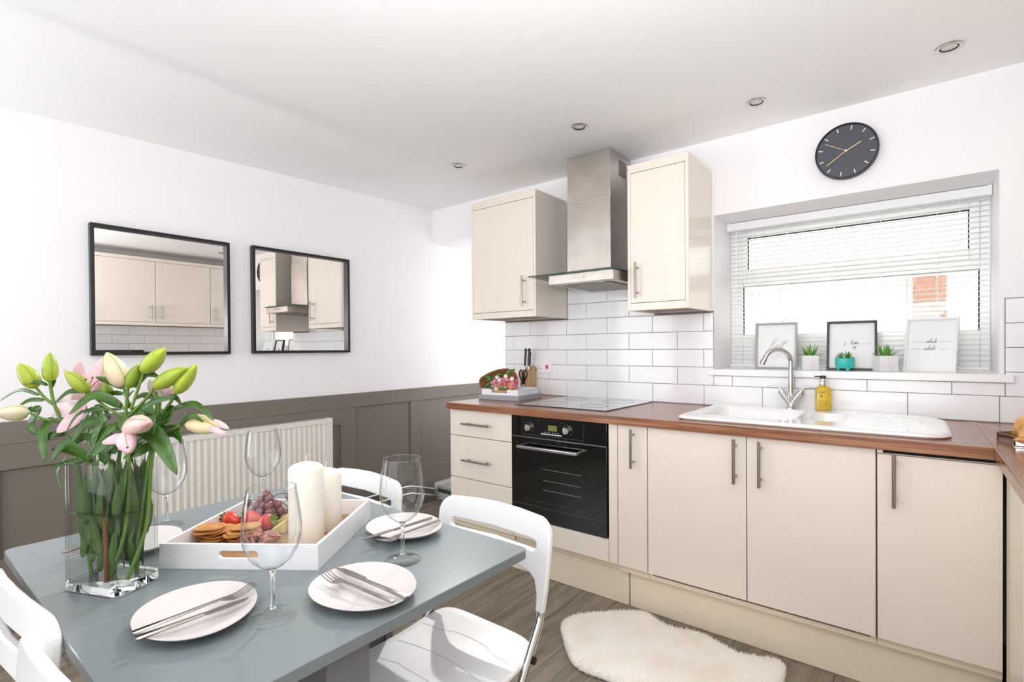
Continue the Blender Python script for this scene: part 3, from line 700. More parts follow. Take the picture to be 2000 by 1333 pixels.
for i, (x, z, w_, h) in enumerate(((1.083, 1.108, .0045, .011), (1.070, 1.091, .009, .0045), (1.095, 1.091, .009, .0045))):
    obj('pin_hole', MB().box((x-w_/2, -.0179, z-h/2), (x+w_/2, -.0176, z+h/2)), BLACK, sk_)

# ------------------------------------------------------------------ radiator and pipes
rd = thing('radiator', 'white ribbed panel radiator on the taupe panelling under the mirrors', 'radiator', (.05, -1.58, .22))
y0, y1, z0, z1 = -2.19, -.978, .19, .778
n = int((y1-y0-.05)/.0333); RADW = mat('radiator_enamel', '#efece6', .3)
prof = [(y0, .088)]
for i in range(n):
    c = y0+.025+i*.0333
    prof += [(c+.004, .088), (c+.010, .079), (c+.0235, .079), (c+.0293, .088)]
prof.append((y1, .088))
m = MB(); m.loft([[(x, y, z) for y, x in prof]+[(.070, y1, z), (.070, y0, z)] for z in (z0+.035, z1-.035)])
m.box((.070, y0, z1-.0349), (.088, y1, z1-.004), .004, 2); m.box((.070, y0, z0), (.088, y1, z0+.0349), .004, 2)
obj('front_panel', m, RADW, rd, ang=30)
obj('back_panel', MB().box((.027, y0+.01, z0), (.036, y1-.01, z1-.01), .003), RADW, rd)
m = MB().box((.026, y0+.002, z1-.004), (.0885, y1-.002, z1)); obj('top_grille', m, RADW, rd)
gl = MB(); y = y0+.02
while y < y1-.02: gl.box((.034, y, z1-.0005), (.080, y+.006, z1+.0004)); y += .0125
obj('grille_slot', gl, mat('grille_dark', '#6f6a63', .7), rd, kind='stuff')
for y in (y0, y1): obj('side_panel', MB().box((.025, y-.002, z0+.01), (.089, y+.002, z1), .002), RADW, rd)
obj('valve', MB().cyl((.057, y1+.012, z0+.01), (.057, y1+.012, z0+.085), .014).cyl((.057, y1+.002, z0+.03), (.057, y1+.03, z0+.03), .009), WPLAS, rd)
for dz, dx in ((.172, .045), (.120, .060)):
    obj('pipe', MB().tube([(dx, y1+.012, z0+.012), (dx, y1+.012, dz+.012), (dx, y1+.03, dz), (dx, -.335, dz), (dx, -.29, dz-.004), (dx, -.12, dz-.055), (dx, -.012, dz-.09)], .0095, 10), CHROME, rd)
st = thing('low_step', 'low grey-green step with a dark band in the alcove left of the drawers', 'step', (.38, .2, 0))
obj('slab', MB().box((.024, .002, .088), (.766, .94, .112), .003), mat('step_slab', '#b3b8ac', .5), st)
obj('dark_band', MB().box((.03, .006, .056), (.766, .93, .0878)), mat('step_dark', '#4a4740', .6), st)
obj('riser', MB().box((.026, .003, .0005), (.766, .93, .0558)), mat('step_riser', '#c6cabf', .6), st)

# ------------------------------------------------------------------ on the window sill
GL = {'h': [[(0, 0), (.3, 1.5), (.42, 2.1), (.25, 2.1), (.08, .9), (.05, 0), (.22, .75), (.45, .9), (.52, .4), (.55, .0), (.8, .2)]],
 'a': [[(.62, .85), (.3, .95), (.08, .5), (.15, .02), (.4, .15), (.62, .85), (.6, .1), (.75, 0), (.95, .2)]],
 'l': [[(0, .2), (.3, 1.2), (.42, 2.0), (.28, 2.0), (.12, .8), (.15, .0), (.35, 0), (.55, .2)]],
 'e': [[(0, .25), (.4, .5), (.42, .9), (.2, .9), (.05, .4), (.2, 0), (.45, .05), (.7, .3)]],
 'i': [[(0, .2), (.18, .9), (.14, .3), (.22, 0), (.45, .2)], [(.3, 1.3), (.33, 1.4)]],
 'n': [[(0, .2), (.12, .9), (.1, 0), (.25, .7), (.45, .9), (.5, .4), (.52, 0), (.75, .2)]],
 'm': [[(0, .2), (.12, .9), (.1, 0), (.25, .75), (.4, .9), (.42, 0), (.55, .75), (.72, .9), (.76, .3), (.8, 0), (1.0, .2)]],
 'x': [[(0, .8), (.15, .9), (.4, .05), (.7, .2)], [(.55, .9), (0, 0)]],
 'o': [[(.4, .9), (.1, .7), (.08, .1), (.4, 0), (.55, .5), (.4, .9), (.55, .7), (.8, .75)]],
 's': [[(0, .1), (.3, .95), (.42, .5), (.3, 0), (.05, .1), (.3, .05), (.65, .25)]],
 't': [[(0, .2), (.25, 1.0), (.38, 1.8), (.2, .6), (.2, 0), (.5, .2)], [(-.1, 1.15), (.65, 1.3)]],
 'y': [[(0, .9), (.1, .2), (.35, .1), (.6, .9), (.45, -.5), (.2, -1.0), (.05, -.8), (.7, .2)]],
 'R': [[(-.3, -.5), (.15, .7), (.45, 2.0)], [(.0, 1.3), (.35, 2.2), (.8, 2.4), (.95, 1.9), (.6, 1.2), (.15, .95), (.55, .75), (.85, 0), (1.15, .15)]],
 ' ': []}
def script_text(m, s, x, z, sc, y, slant=.35, wdt=.0005):
    for chh in s:
        adv = .5
        for st_ in GL[chh]:
            pts = [(x+(px+slant*pz)*sc, y, z+pz*sc) for px, pz in st_]
            m.tube(spline(pts, 4), wdt, 4)
            adv = max(adv, max(p[0] for p in st_)*.98)
        x += adv*sc
    return x
def picture(label, x, y, wd, h, lean, turn, hexc, texts, z=1.1089):
    t = thing('picture_frame', label, 'picture', (x, y, z), radians(turn))
    M = Matrix.Translation((x, y, z)) @ Matrix.Rotation(radians(turn), 4, 'Z') @ Matrix.Rotation(-radians(lean), 4, 'X') @ Matrix.Translation((0, .0, .0005))
    f, d = .011, .024
    m = MB(M)
    for a, b in (((-wd/2, 0, 0), (-wd/2+f, d, h)), ((wd/2-f, 0, 0), (wd/2, d, h)), ((-wd/2+f, 0, 0), (wd/2-f, d, f)), ((-wd/2+f, 0, h-f), (wd/2-f, d, h))): m.box(a, b, .0008, 1)
    obj('frame', m, mat('frame_'+hexc[1:], hexc, .35), t)
    obj('print', MB(M).box((-wd/2+f, .012, f), (wd/2-f, .016, h-f)), WHITE, t, ang=0)
    obj('back_board', MB(M).box((-wd/2+f, .0162, f), (wd/2-f, .022, h-f)), mat('hardboard', '#8c7458', .8), t, ang=0)
    m = MB(M)
    for s, fx, fz, sc in texts:
        if isinstance(s, list): m.tube(spline([(-wd/2+px*wd, .0115, pz*h) for px, pz in s], 5), .0004, 4)
        else: script_text(m, s, -wd/2+fx*wd, fz*h, sc, .0115)
    obj('lettering', m, INK, t, ang=0)
picture('silver framed print reading Rest, at the left of the sill behind the tap', 2.545, .118, .205, .250, 5, 2, '#a3a1a0',
        [('Rest', .34, .44, .0225), ([(.62, .60), (.70, .615), (.80, .60)], 0, 0, 0), ([(.62, .58), (.70, .56), (.78, .575)], 0, 0, 0)])
picture('black framed print, second on the sill, behind the turquoise pot', 2.888, .115, .212, .250, 10, 3, '#232424',
        [('home', .47, .53, .0115), ('t', .34, .50, .0115), ('ay', .52, .46, .0085), ([(.70, .535), (.80, .54), (.88, .555)], 0, 0, 0)])
picture('white framed print reading inhale exhale, at the right end of the sill', 3.185, .125, .195, .256, 13, -14, '#eeedef',
        [('inhale', .40, .54, .0098), ('exhale', .37, .41, .0098), ([(.14, .56), (.24, .565), (.33, .545), (.40, .55)], 0, 0, 0), ([(.66, .55), (.76, .565), (.88, .56)], 0, 0, 0),
         ([(.12, .43), (.22, .435), (.30, .415), (.36, .42)], 0, 0, 0), ([(.66, .43), (.74, .42), (.82, .435)], 0, 0, 0)])
def blade(m, base, d, L, wd, up=.5, curl=.3, thick=.25, n=5):
    """a tapered fleshy leaf from base, heading d (horizontal unit), rising"""
    base = Vector(base); d = Vector(d).normalized(); side = d.cross(Vector((0, 0, 1))).normalized()
    rings = []
    for i in range(n+1):
        t = i/n; a = up - curl*t
        p = base + d*(L*t*cos(up-curl*t*.5)) + Vector((0, 0, L*t*sin(up-curl*t*.5)))
        wv = wd*(1-t)**.7*(1 if t > .15 else .8)+.0003
        nrm = side.cross(d*cos(a)+Vector((0, 0, sin(a)))).normalized()
        rings.append([p-side*wv, p-nrm*wv*thick, p+side*wv, p+nrm*wv*thick])
    m.loft(rings)
ALOE = mat('aloe_green', '#6fae3c', .4, noise=(20, '#4c8a2c'))
MARB = mat('marble_pot', '#f1f0f0', .3, noise=(9, '#dcd9da', 6))
def aloe_pot(x, y, wd, rz, label):
    z = 1.1089; t = thing('potted_aloe', label, 'plant', (x, y, z), radians(rz))
    M = Matrix.Translation((x, y, z)) @ Matrix.Rotation(radians(rz), 4, 'Z'); h = wd/2
    m = MB(M); sq = lambda k, zz: [(-k, -k, zz), (k, -k, zz), (k, k, zz), (-k, k, zz)]
    m.loft([sq(h*.97, .0004), sq(h, .004), sq(h, .072), sq(h*.97, .074), sq(h*.88, .074), sq(h*.88, .060)])
    obj('pot', m, MARB, t, ang=20)
    obj('soil', MB(M).loft([sq(h*.875, .058), sq(h*.87, .064)]), mat('pale_gravel', '#cfc8ba', .9, bump=(200, .6)), t)
    rng = random.Random(int(x*1000)); k = 0
    for ring, (cnt, up, L) in enumerate(((6, .55, .062), (6, .95, .070), (4, 1.3, .072))):
        for i in range(cnt):
            a = 2*pi*(i+ring*.5)/cnt + rng.uniform(-.2, .2); m = MB(M)
            blade(m, (.006*cos(a), .006*sin(a), .063), (cos(a), sin(a), 0), L*rng.uniform(.85, 1.1), .0085, up+rng.uniform(-.1, .1), -.15 if ring else .15, .4)
            obj('leaf', m, ALOE, t, ang=60)
aloe_pot(2.714, .075, .072, 14, 'small aloe in a white marbled pot just right of the tap')
aloe_pot(3.026, .072, .076, 24, 'small aloe in a white marbled pot before the black frame\'s right edge')
z = 1.1089; t = thing('potted_succulent', 'turquoise footed pot with two succulents in front of the black framed print', 'plant', (2.868, .045, z))
M = Matrix.Translation((2.868, .045, z)); TQ = mat('turquoise_glaze', '#2fbfb4', .25, coat=.3)
m = MB(M); rings = []
for r, zz in ((.026, .012), (.036, .0145), (.0395, .022), (.0405, .040), (.0405, .060), (.0395, .0625), (.0365, .0625), (.036, .052)):
    rings.append([((r+(.0007 if k % 2 and .02 < zz < .061 and r > .038 else 0))*cos(2*pi*k/72), (r+(.0007 if k % 2 and .02 < zz < .061 and r > .038 else 0))*sin(2*pi*k/72), zz) for k in range(72)])
m.loft(rings); obj('pot', m, TQ, t, ang=25)
for k in range(3):
    a = radians(-60+k*120); obj('foot', MB(M).lathe([(.005, .0004), (.0065, .004), (.009, .016)], (.026*cos(a), .026*sin(a), 0), 12), TQ, t)
obj('soil', MB(M).lathe([(.0358, .053), (.0358, .0565), (.001, .058)], (0, 0, 0), 24), mat('pale_gravel', '#cfc8ba', .9), t)
rng = random.Random(5)
for (ox, oy, Lm, col, nm) in ((.012, 0, .030, '#3d8a30', 's1'), (-.018, -.004, .023, '#7f9470', 's2')):
    for ring, (cnt, up) in enumerate(((7, .35), (6, .8), (5, 1.2))):
        for i in range(cnt):
            a = 2*pi*(i+ring*.5)/cnt; m = MB(M); blade(m, (ox+.003*cos(a), oy+.003*sin(a), .056+.006*ring), (cos(a), sin(a), 0), Lm*rng.uniform(.85, 1.1), .006, up, -.2, .6, 4)
            obj('leaf', m, mat('succulent_'+nm, col, .45), t, ang=60)
obj('leaf', (lambda m: (blade(m, (-.028, -.006, .056), (-1, -.1, 0), .032, .004, 1.15, -.1, .5), m)[1])(MB(M)), mat('succulent_s2', '#7f9470'), t, ang=60)

# ------------------------------------------------------------------ worktop: box with bouquet, knife block, croissant
BXC, BXR = (1.07, -.315), radians(7)
bt = thing('display_box', 'low white box on a grey base holding the bouquet, left end of the worktop', 'box', (BXC[0], BXC[1], ZW), BXR)
M = Matrix.Translation((BXC[0], BXC[1], ZW)) @ Matrix.Rotation(BXR, 4, 'Z')
obj('grey_base', MB(M).box((-.150, -.145, .0004), (.150, .145, .030), .002), mat('grey_felt', '#a3a3ab', .6), bt)
m = MB(M)
for a, b in (((-.135, -.13, .0302), (-.129, .13, .066)), ((.129, -.13, .0302), (.135, .13, .066)), ((-.129, -.13, .0302), (-.06, -.124, .066)), ((.055, -.13, .0302), (.129, -.124, .066)), ((-.06, -.13, .0302), (.055, -.124, .045)), ((-.129, .124, .0302), (.129, .13, .066))): m.box(a, b, .001, 1)
obj('white_wall', m, WHITE, bt)
obj('liner', MB(M).box((-.1285, -.1235, .0302), (.1285, .1235, .034)), WHITE, bt)
dB = (Vector((1.02, -.36, 1.0))-CAMP).dot(FWD)
bq = thing('flower_bouquet', 'bouquet of pink, white and orange buds in brown paper lying in the white box', 'bouquet', (1.03, -.32, ZW+.036))
KRAFT = mat('kraft_paper', '#a9764b', .8, noise=(14, '#8f5c36'))
P = lambda u, v, dd=0: at(u, v, dB+dd)
def sheet(pts, th=.0012):
    m = MB(); a = [Vector(p) for p in pts[0]]; b = [Vector(p) for p in pts[1]]
    A = spline(a, 4); B = spline(b, 4)
    m.grid(lambda s, t_: tuple(A[int(round(s*(len(A)-1)))].lerp(B[int(round(s*(len(A)-1)))], t_)), len(A)-1, 5); return m
rim = [P(937, 757, .02), P(936, 742, .03), P(946, 733, .05), P(968, 723, .07), P(990, 720, .08), P(1006, 727, .07), P(1012, 742, .05), P(1011, 757, .03)]
throat = [P(955, 760, .08), P(952, 752, .10), P(960, 745, .14), P(972, 740, .16), P(985, 738, .16), P(995, 742, .15), P(1000, 750, .13), P(998, 760, .10)]
obj('paper_wrap', sheet([rim, throat]), KRAFT, bq, ang=60, mods=[('SOLIDIFY', {'thickness': .0012})])
obj('paper_lip', sheet([[P(950, 766, -.01), P(965, 769, -.02), P(985, 767, -.02), P(1003, 762, .0)], [P(955, 758, .04), P(968, 760, .04), P(985, 759, .04), P(1000, 757, .05)]]), mat('kraft_pale', '#d5b48c', .8), bq, ang=60, mods=[('SOLIDIFY', {'thickness': .0012})])
PK = mat('bud_pink', '#d6578a', .5, noise=(60, '#e88fa8')); OR_ = mat('bud_orange', '#e38a4e', .5, noise=(60, '#e9a070')); WB_ = mat('bud_white', '#f2efdf', .5); RD = mat('bud_rose', '#cf5a5f', .5, noise=(60, '#e58a82'))
rng = random.Random(3)
for u, v, r, mt in ((966, 746, 5, PK), (971, 738, 4.5, WB_), (982, 743, 5, PK), (988, 736, 4.6, WB_), (994, 744, 4.4, RD), (1000, 741, 4.4, WB_), (1001, 750, 5, PK), (1007, 752, 5, PK), (997, 757, 4.6, OR_), (1004, 756, 4.4, RD), (979, 755, 4.4, OR_), (968, 752, 3.8, OR_), (969, 760, 4.6, WB_), (977, 749, 3.6, OR_), (1009, 745, 4, RD), (986, 750, 4, RD), (991, 752, 3.8, OR_)):
    c = P(u, v, rng.uniform(-.01, .03)); rr_ = r*dB/FPX
    obj('bud', MB().ball(c, rr_, 10, 7, (1, 1, 1.15)), mt, bq, ang=70)
LG = mat('bouquet_leaf', '#5c8f3a', .45, noise=(30, '#3c6a26'))
def leafq(m, A, Mid, B, wd, nrm=None, n=8, fold=.25):
    pts = spline([A, Mid, B], n//2); N = len(pts)-1; view = -FWD if nrm is None else Vector(nrm)
    L_, C_, R_ = [], [], []
    for i, p in enumerate(pts):
        t_ = i/N; tan = (pts[min(i+1, N)]-pts[max(i-1, 0)]).normalized(); s_ = tan.cross(view).normalized(); nn = s_.cross(tan).normalized()
        wv = wd*1.85*((t_+.03)**.55)*((1-t_)**.85) + .0002
        C_.append(p - nn*wv*fold*.6); L_.append(p-s_*wv+nn*wv*fold*.4); R_.append(p+s_*wv+nn*wv*fold*.4)
    for a, b in ((L_, C_), (C_, R_)):
        va = [m.v(x) for x in a]; vb = [m.v(x) for x in b]
        for i in range(N): m.face([va[i], vb[i], vb[i+1], va[i+1]])
    bmesh.ops.remove_doubles(m.bm, verts=m.bm.verts[:], dist=1e-6)
for a, mdl, b, wd in (((985, 738), (995, 727), (1007, 722), .016), ((962, 745), (953, 737), (944, 738), .013), ((965, 740), (975, 732), (985, 733), .01), ((960, 752), (952, 752), (948, 760), .012), ((962, 758), (955, 762), (953, 768), .009),
                      ((975, 758), (985, 761), (992, 758), .008), ((964, 744), (958, 740), (950, 746), .011), ((990, 747), (984, 746), (980, 751), .008), ((958, 756), (950, 755), (950, 763), .01), ((972, 744), (966, 741), (962, 735), .008)):
    m = MB(); leafq(m, P(*a, .02), P(*mdl, -.005), P(*b, .01), wd); obj('leaf', m, LG, bq, ang=60, mods=[('SOLIDIFY', {'thickness': .0006})])
KY = -.085
kp = on(1022.5, 745, 'y', KY-.05)
kb = thing('knife_block', 'pale wooden block holding black-handled knives behind the bouquet box', 'knife block', (kp.x, KY, ZW))
M = Matrix.Translation((kp.x, KY, ZW))
obj('block', MB(M).loft([[(-.032, -.045, .0005), (.032, -.045, .0005), (.032, .045, .0005), (-.032, .045, .0005)], [(-.032, -.045, .165), (.032, -.045, .165), (.032, .045, .2), (-.032, .045, .2)]]), BLOCKW, kb, ang=20)
def handle_shape(m, a, b, r): a = Vector(a); b = Vector(b); m.tube([a, a.lerp(b, .1), a.lerp(b, .35), a.lerp(b, .7), a.lerp(b, .93), b], [r*.7, r*.8, r, r*.85, r*1.05, r*.6], 10, True, .6)
for x, y, top, lb in ((-.018, -.01, .322, 'knife with a black handle, left one in the block'), (.016, -.012, .322, 'knife with a black handle, right one in the block'), (-.004, .02, .295, 'shorter black-handled knife at the back of the block')):
    kt = thing('kitchen_knife', lb, 'knife', (kp.x+x, KY+y, ZW+.185), 0, 'knives in the wooden block')
    m = MB(M); handle_shape(m, (x, y, .200), (x*.9, y+.01, top), .0105); obj('handle', m, BLACK, kt)
    obj('bolster', MB(M).cyl((x, y-.001, .170), (x, y, .2), .006, n=10), CHROME, kt)
sc = thing('scissors', 'black-handled kitchen scissors hanging on the front of the knife block', 'scissors', (kp.x, KY-.05, ZW+.12))
for s in (-1, 1):
    pts = [(kp.x+s*.006, KY-.052, ZW+.095), (kp.x+s*.020, KY-.054, ZW+.118), (kp.x+s*.033, KY-.054, ZW+.142), (kp.x+s*.030, KY-.053, ZW+.165), (kp.x+s*.018, KY-.052, ZW+.176), (kp.x+s*.007, KY-.052, ZW+.160), (kp.x+s*.005, KY-.052, ZW+.125), (kp.x+s*.006, KY-.052, ZW+.097)]
    obj('finger_loop', MB().tube(spline(pts, 4), .0042, 8), BLACK, sc)
obj('pivot', MB().cyl((kp.x, KY-.0465, ZW+.088), (kp.x, KY-.060, ZW+.088), .010, n=14), BLACK, sc)
obj('blade', MB().box((kp.x-.008, KY-.0505, ZW+.03), (kp.x-.0005, KY-.0485, ZW+.09), .0005, 1).box((kp.x+.0005, KY-.0525, ZW+.03), (kp.x+.008, KY-.0507, ZW+.09), .0005, 1), CHROME, sc)
ht = thing('serving_tray', 'six-sided mirrored glass tray with dark metal edging at the right edge', 'tray', (3.447, -.588, ZW))
hx = [(3.447+.092*cos(radians(229+60*k)), -.588+.092*sin(radians(229+60*k))) for k in range(6)]
EDG = mat('antique_metal', '#8a7058', .35, metal=1)
obj('base_plate', MB().loft([[(x, y, ZW+.0004) for x, y in hx], [(x, y, ZW+.003) for x, y in hx]]), MIRR, ht, ang=20)
for k in range(6):
    a, b = Vector((*hx[k], 0)), Vector((*hx[(k+1) % 6], 0)); c = Vector((3.447, -.588, 0)); inn = ((c-(a+b)/2).normalized())*.003
    pa, pb = a.lerp(b, .05), a.lerp(b, .95)
    obj('side_glass', MB().loft([[(p.x, p.y, ZW+z) for p in (pa, pb)]+[((p+inn).x, (p+inn).y, ZW+z) for p in (pb, pa)] for z in (.0035, .031)]), mat('side_mirror', '#c9c4c4', .08, metal=1), ht, ang=20)
    e = MB()
    for z in (.0035, .032): e.cyl((a.x, a.y, ZW+z), (b.x, b.y, ZW+z), .0022, n=6)
    e.cyl((a.x, a.y, ZW+.003), (a.x, a.y, ZW+.033), .0024, n=6); obj('edging', e, EDG, ht)
cr = thing('croissant', 'golden croissant on the six-sided tray at the right edge', 'pastry', (3.447, -.588, ZW+.004))
CRO = mat('croissant_crust', '#c98536', .4, noise=(24, '#e3b06a', 6), coat=.2)
n = 9
for i in range(n):
    t0 = -1+2*i/n; t1 = -1+2*(i+1)/n+.10; m = MB(); rings = []
    for k in range(7):
        t_ = t0+(t1-t0)*k/6; a = t_*1.25; rr_ = .044*max(.12, (1-abs(t_)**1.7))*(1+.10*(1-k/6)) * (.6 if k == 0 else 1) * (.85 if k == 6 else 1)
        c = Vector((3.447-.038+.075*(cos(a))*1.0-.045, -.588+.075*sin(a)*1.05, ZW+.004+max(.016, rr_*.98)+.004))
        tan = Vector((-sin(a), cos(a), 0)); s_ = Vector((cos(a), sin(a), 0))
        rings.append([c+s_*rr_*cos(2*pi*j/12)+Vector((0, 0, 1))*rr_*sin(2*pi*j/12) for j in range(12)])
    m.loft(rings); obj('layer', m, CRO, cr, ang=60)
# ------------------------------------------------------------------ table and chairs
TX0, TX1, TY0, TY1, TZ = 1.377, 2.403, -2.663, -1.879, .74
tb = thing('dining_table', 'grey-blue lacquered gateleg table with raised leaves', 'table', (1.895, -2.27, 0))
def slab(x0, x1, rl, rr_):
    pts = []
    r = .018
    pts += (arc((x1-r, TY0+r), r, -90, 0, 5)+arc((x1-r, TY1-r), r, 0, 90, 5)) if rr_ else [(x1, TY0), (x1, TY1)]
    pts += (arc((x0+r, TY1-r), r, 90, 180, 5)+arc((x0+r, TY0+r), r, 180, 270, 5)) if rl else [(x0, TY1), (x0, TY0)]
    m = MB(); c = Vector(((x0+x1)/2, (TY0+TY1)/2))
    def sh(k, z): return [(c.x+(x-c.x)*(1-k/((x1-x0)/2)), c.y+(y-c.y)*(1-k/((TY1-TY0)/2)), z) for x, y in pts]
    m.loft([sh(.001, .7175), sh(0, .719), sh(0, TZ-.0015), sh(.0015, TZ)]); return m
obj('table_leaf', slab(TX0, 1.7875, True, False), TABLE, tb, ang=30)
obj('center_top', slab(1.789, 1.9965, False, False), TABLE, tb, ang=30)
obj('table_leaf', slab(1.998, TX1, False, True), TABLE, tb, ang=30)
for y in (-2.585, -1.975): obj('end_panel', MB().box((1.815, y-.012, .0005), (1.985, y+.012, .717), .002), TABLEE, tb)
obj('drawer_case', MB().box((1.816, -2.572, .36), (1.98, -1.988, .715), .002), mat('table_inner', '#6c7075', .5), tb)
obj('gate_leg', MB().box((2.338, -2.392, .0005), (2.364, -2.307, .717), .002), TABLEE, tb)
for z0, z1 in ((.62, .70), (.06, .12)): obj('gate_rail', MB().box((2.0, -2.385, z0), (2.3375, -2.365, z1), .002), TABLEE, tb)
obj('gate_leg', MB().box((1.42, -2.39, .0005), (1.446, -2.305, .717), .002), TABLEE, tb)
for z0, z1 in ((.62, .70), (.06, .12)): obj('gate_rail', MB().box((1.4465, -2.36, z0), (1.79, -2.34, z1), .002), TABLEE, tb)
CHAIR_P = None
def make_chair(folded=False):
    t = thing('folding_chair', 'x', 'chair', (0, 0, 0), 0, 'white folding chairs round the table')
    # local: front +y, seat .45 high
    m = MB(); NU, NV = 16, 16; W2, y0, y1 = .182, -.19, .175
    def top(u, v):
        x = 2*u-1; y = 2*v-1
        p = 6.0; k = 1
        n_ = (abs(x)**p+abs(y)**p)**(1/p); mx = max(abs(x), abs(y))
        if n_ > 1e-6: k = mx/n_
        X = x*k*W2; Y = (y0+y1)/2 + y*k*(y1-y0)/2
        t_ = (Y-y0)/(y1-y0)
        z = .452 + .016*(1-t_)**3 - .014*sin(pi*min(1, t_*1.15))*(1-(X/W2)**2*.5) - .030*max(0, t_-.78)**2/.05
        if folded: return (X, -.178-.045*0+(z-.452), .485-(Y-y0))
        return (X, Y, z)
    m.grid(top, NU, NV)
    obj('seat', m, WPLAS, t, local=True, ang=60, mods=[('SOLIDIFY', {'thickness': .014, 'offset': -1}), ('BEVEL', {'width': .004, 'segments': 2, 'limit_method': 'ANGLE'})])
    for v0 in (.30, .55, .80):
        pts = []
        for i in range(13):
            u = .06+.88*i/12; q = top(u, v0-.10*(1-(2*u-1)**2)); pts.append((q[0], q[1], q[2]+.0003))
        obj('seam', MB().tube(spline(pts, 3), .0007, 5), mat('seam_grey', '#d0d0d4', .5), t, local=True)
    # back: plastic arch with a hand slot, curved and leaning back
    outer = [(-.196, .552), (-.172, .552)] + [(-.171, .60), (-.163, .625), (-.140, .640), (-.10, .647), (0, .649), (.10, .647), (.140, .640), (.163, .625), (.171, .60)] + [(.172, .552), (.196, .552), (.203, .62), (.205, .70)]
    outer += arc((.155, .735), .05, 0, 80, 6)+[(.08, .789), (0, .791), (-.08, .789)]+arc((-.155, .735), .05, 100, 180, 6)+[(-.205, .70), (-.203, .62)]
    slot = [(.145, .7245), (0, .7265), (-.145, .7245)]+arc((-.145, .711), .0135, 90, 270, 6)[1:]+[(0, .6995)]+arc((.145, .711), .0135, -90, 90, 6)[:-1]
    m = MB()
    def bend(p): 
        lean = (p.y-.55)*.14
        return (p.x, -.196 - lean - .018*(1-(p.x/.205)**2) + p.z + .010, p.y)
    m.fill([outer, slot[::-1]], .018, bend)
    obj('backrest', m, WPLAS, t, local=True, ang=50, mods=[('BEVEL', {'width': .0045, 'segments': 2, 'limit_method': 'ANGLE', 'angle_limit': radians(50)})])
    for s in ((-1, 1) if folded else ()):
        obj('leg', MB().tube([(s*.184, -.181, .556), (s*.184, -.181, .53), (s*.188, -.180, .010)], .0105, 12), CHROME, t, local=True)
        obj('leg', MB().tube([(s*.200, -.162, .43), (s*.200, -.162, .010)], .0095, 12), CHROME, t, local=True)
    for s in (() if folded else (-1, 1)):
        obj('leg', MB().tube([(s*.184, -.181, .556), (s*.184, -.178, .53), (s*.187, .0, .27), (s*.190, .185, .010)], .0105, 12), CHROME, t, local=True)
        obj('leg', MB().tube([(s*.168, .04, .437), (s*.170, -.04, .34), (s*.174, -.215, .010)], .0100, 12), CHROME, t, local=True)
        obj('pivot_knob', MB().cyl((s*.1745, -.135, .455), (s*.1995, -.135, .455), .0095, n=14), BLACK, t, local=True)
        obj('seat_hinge', MB().cyl((s*.150, .035, .436), (s*.180, .035, .436), .007, n=10), CHROME, t, local=True)
        for y in (.187, -.218): obj('foot_cap', MB().cyl((s*(.190 if y > 0 else .174), y-.004, .0004), (s*(.190 if y > 0 else .174), y+.004*0, .026), .0128, n=12), mat('grey_rubber', '#5a5a5c', .6), t, local=True)
    if not folded: obj('crossbar', MB().cyl((-.190, .165, .040), (.190, .165, .040), .008, n=10).cyl((-.173, -.19, .055), (.173, -.19, .055), .008, n=10), CHROME, t, local=True)
    return t
ch0 = make_chair()
spots = [(2.205, -1.995, pi, 'white folding chair nearest the oven, its seat pushed under the table corner'), (1.605, -1.995, pi, 'white folding chair behind the candles, far side of the table'),
         (1.800, -2.634, radians(4), 'white folding chair at the left edge, its back showing just left of the table'), (2.200, -2.644, radians(4), 'white folding chair at the bottom left corner, the one nearest the camera')]
for i, (x, y, rz, lb) in enumerate(spots):
    c = ch0 if i == 0 else (make_chair(True) if i == 2 else copy_tree(ch0 if i == 1 else ch2))
    if i == 2: ch2 = c
    c.location = (x, y, 0 if i < 2 else -.036); c.rotation_euler = (0 if i < 2 else -.2, 0, rz); c['label'] = lb

# ------------------------------------------------------------------ serving tray and food
TO = Vector((1.816, -2.468)); TA = radians(35.63)
MT = Matrix.Translation((TO.x, TO.y, TZ)) @ Matrix.Rotation(TA, 4, 'Z')
def W3(a, b, z): return MT @ Vector((a, b, z))
ty_ = thing('serving_tray', 'white wooden tray with cut-out handles in the middle of the table', 'tray', (TO.x, TO.y, TZ), TA)
TW = mat('tray_white', '#f5f5f7', .35)
LA, LB_, HT, TH = .360, .343, .056, .008
obj('base', MB(MT).box((TH, TH, .0005), (LA-TH, LB_-TH, .007)), TW, ty_)
for nm, b0 in (('end_wall', 0), ('end_wall', LB_-TH)):
    m = MB(MT); out = [(0, .0004), (LA, .0004), (LA, HT), (0, HT)]; sl = [(x, y) for x, y in rrect(LA/2-.045, .024, LA/2+.045, .042, .0085, 5)]
    m.fill([out, sl[::-1]], TH, lambda p, b0=b0: (p.x, b0+TH-p.z, p.y)); obj(nm, m, TW, ty_, ang=30)
for a0 in (0, LA-TH): obj('side_wall', MB(MT).box((a0, TH+.0002, .0004), (a0+TH, LB_-TH-.0002, HT)), TW, ty_, ang=30)
bd = thing('serving_board', 'rectangular wooden serving board lying in the white tray', 'board', tuple(W3(.18, .17, .007)), TA)
obj('slab', MB(MT).box((.010, .012, .0074), (.350, .331, .0165), .002), BOARDW, bd)
ZB_ = .0168
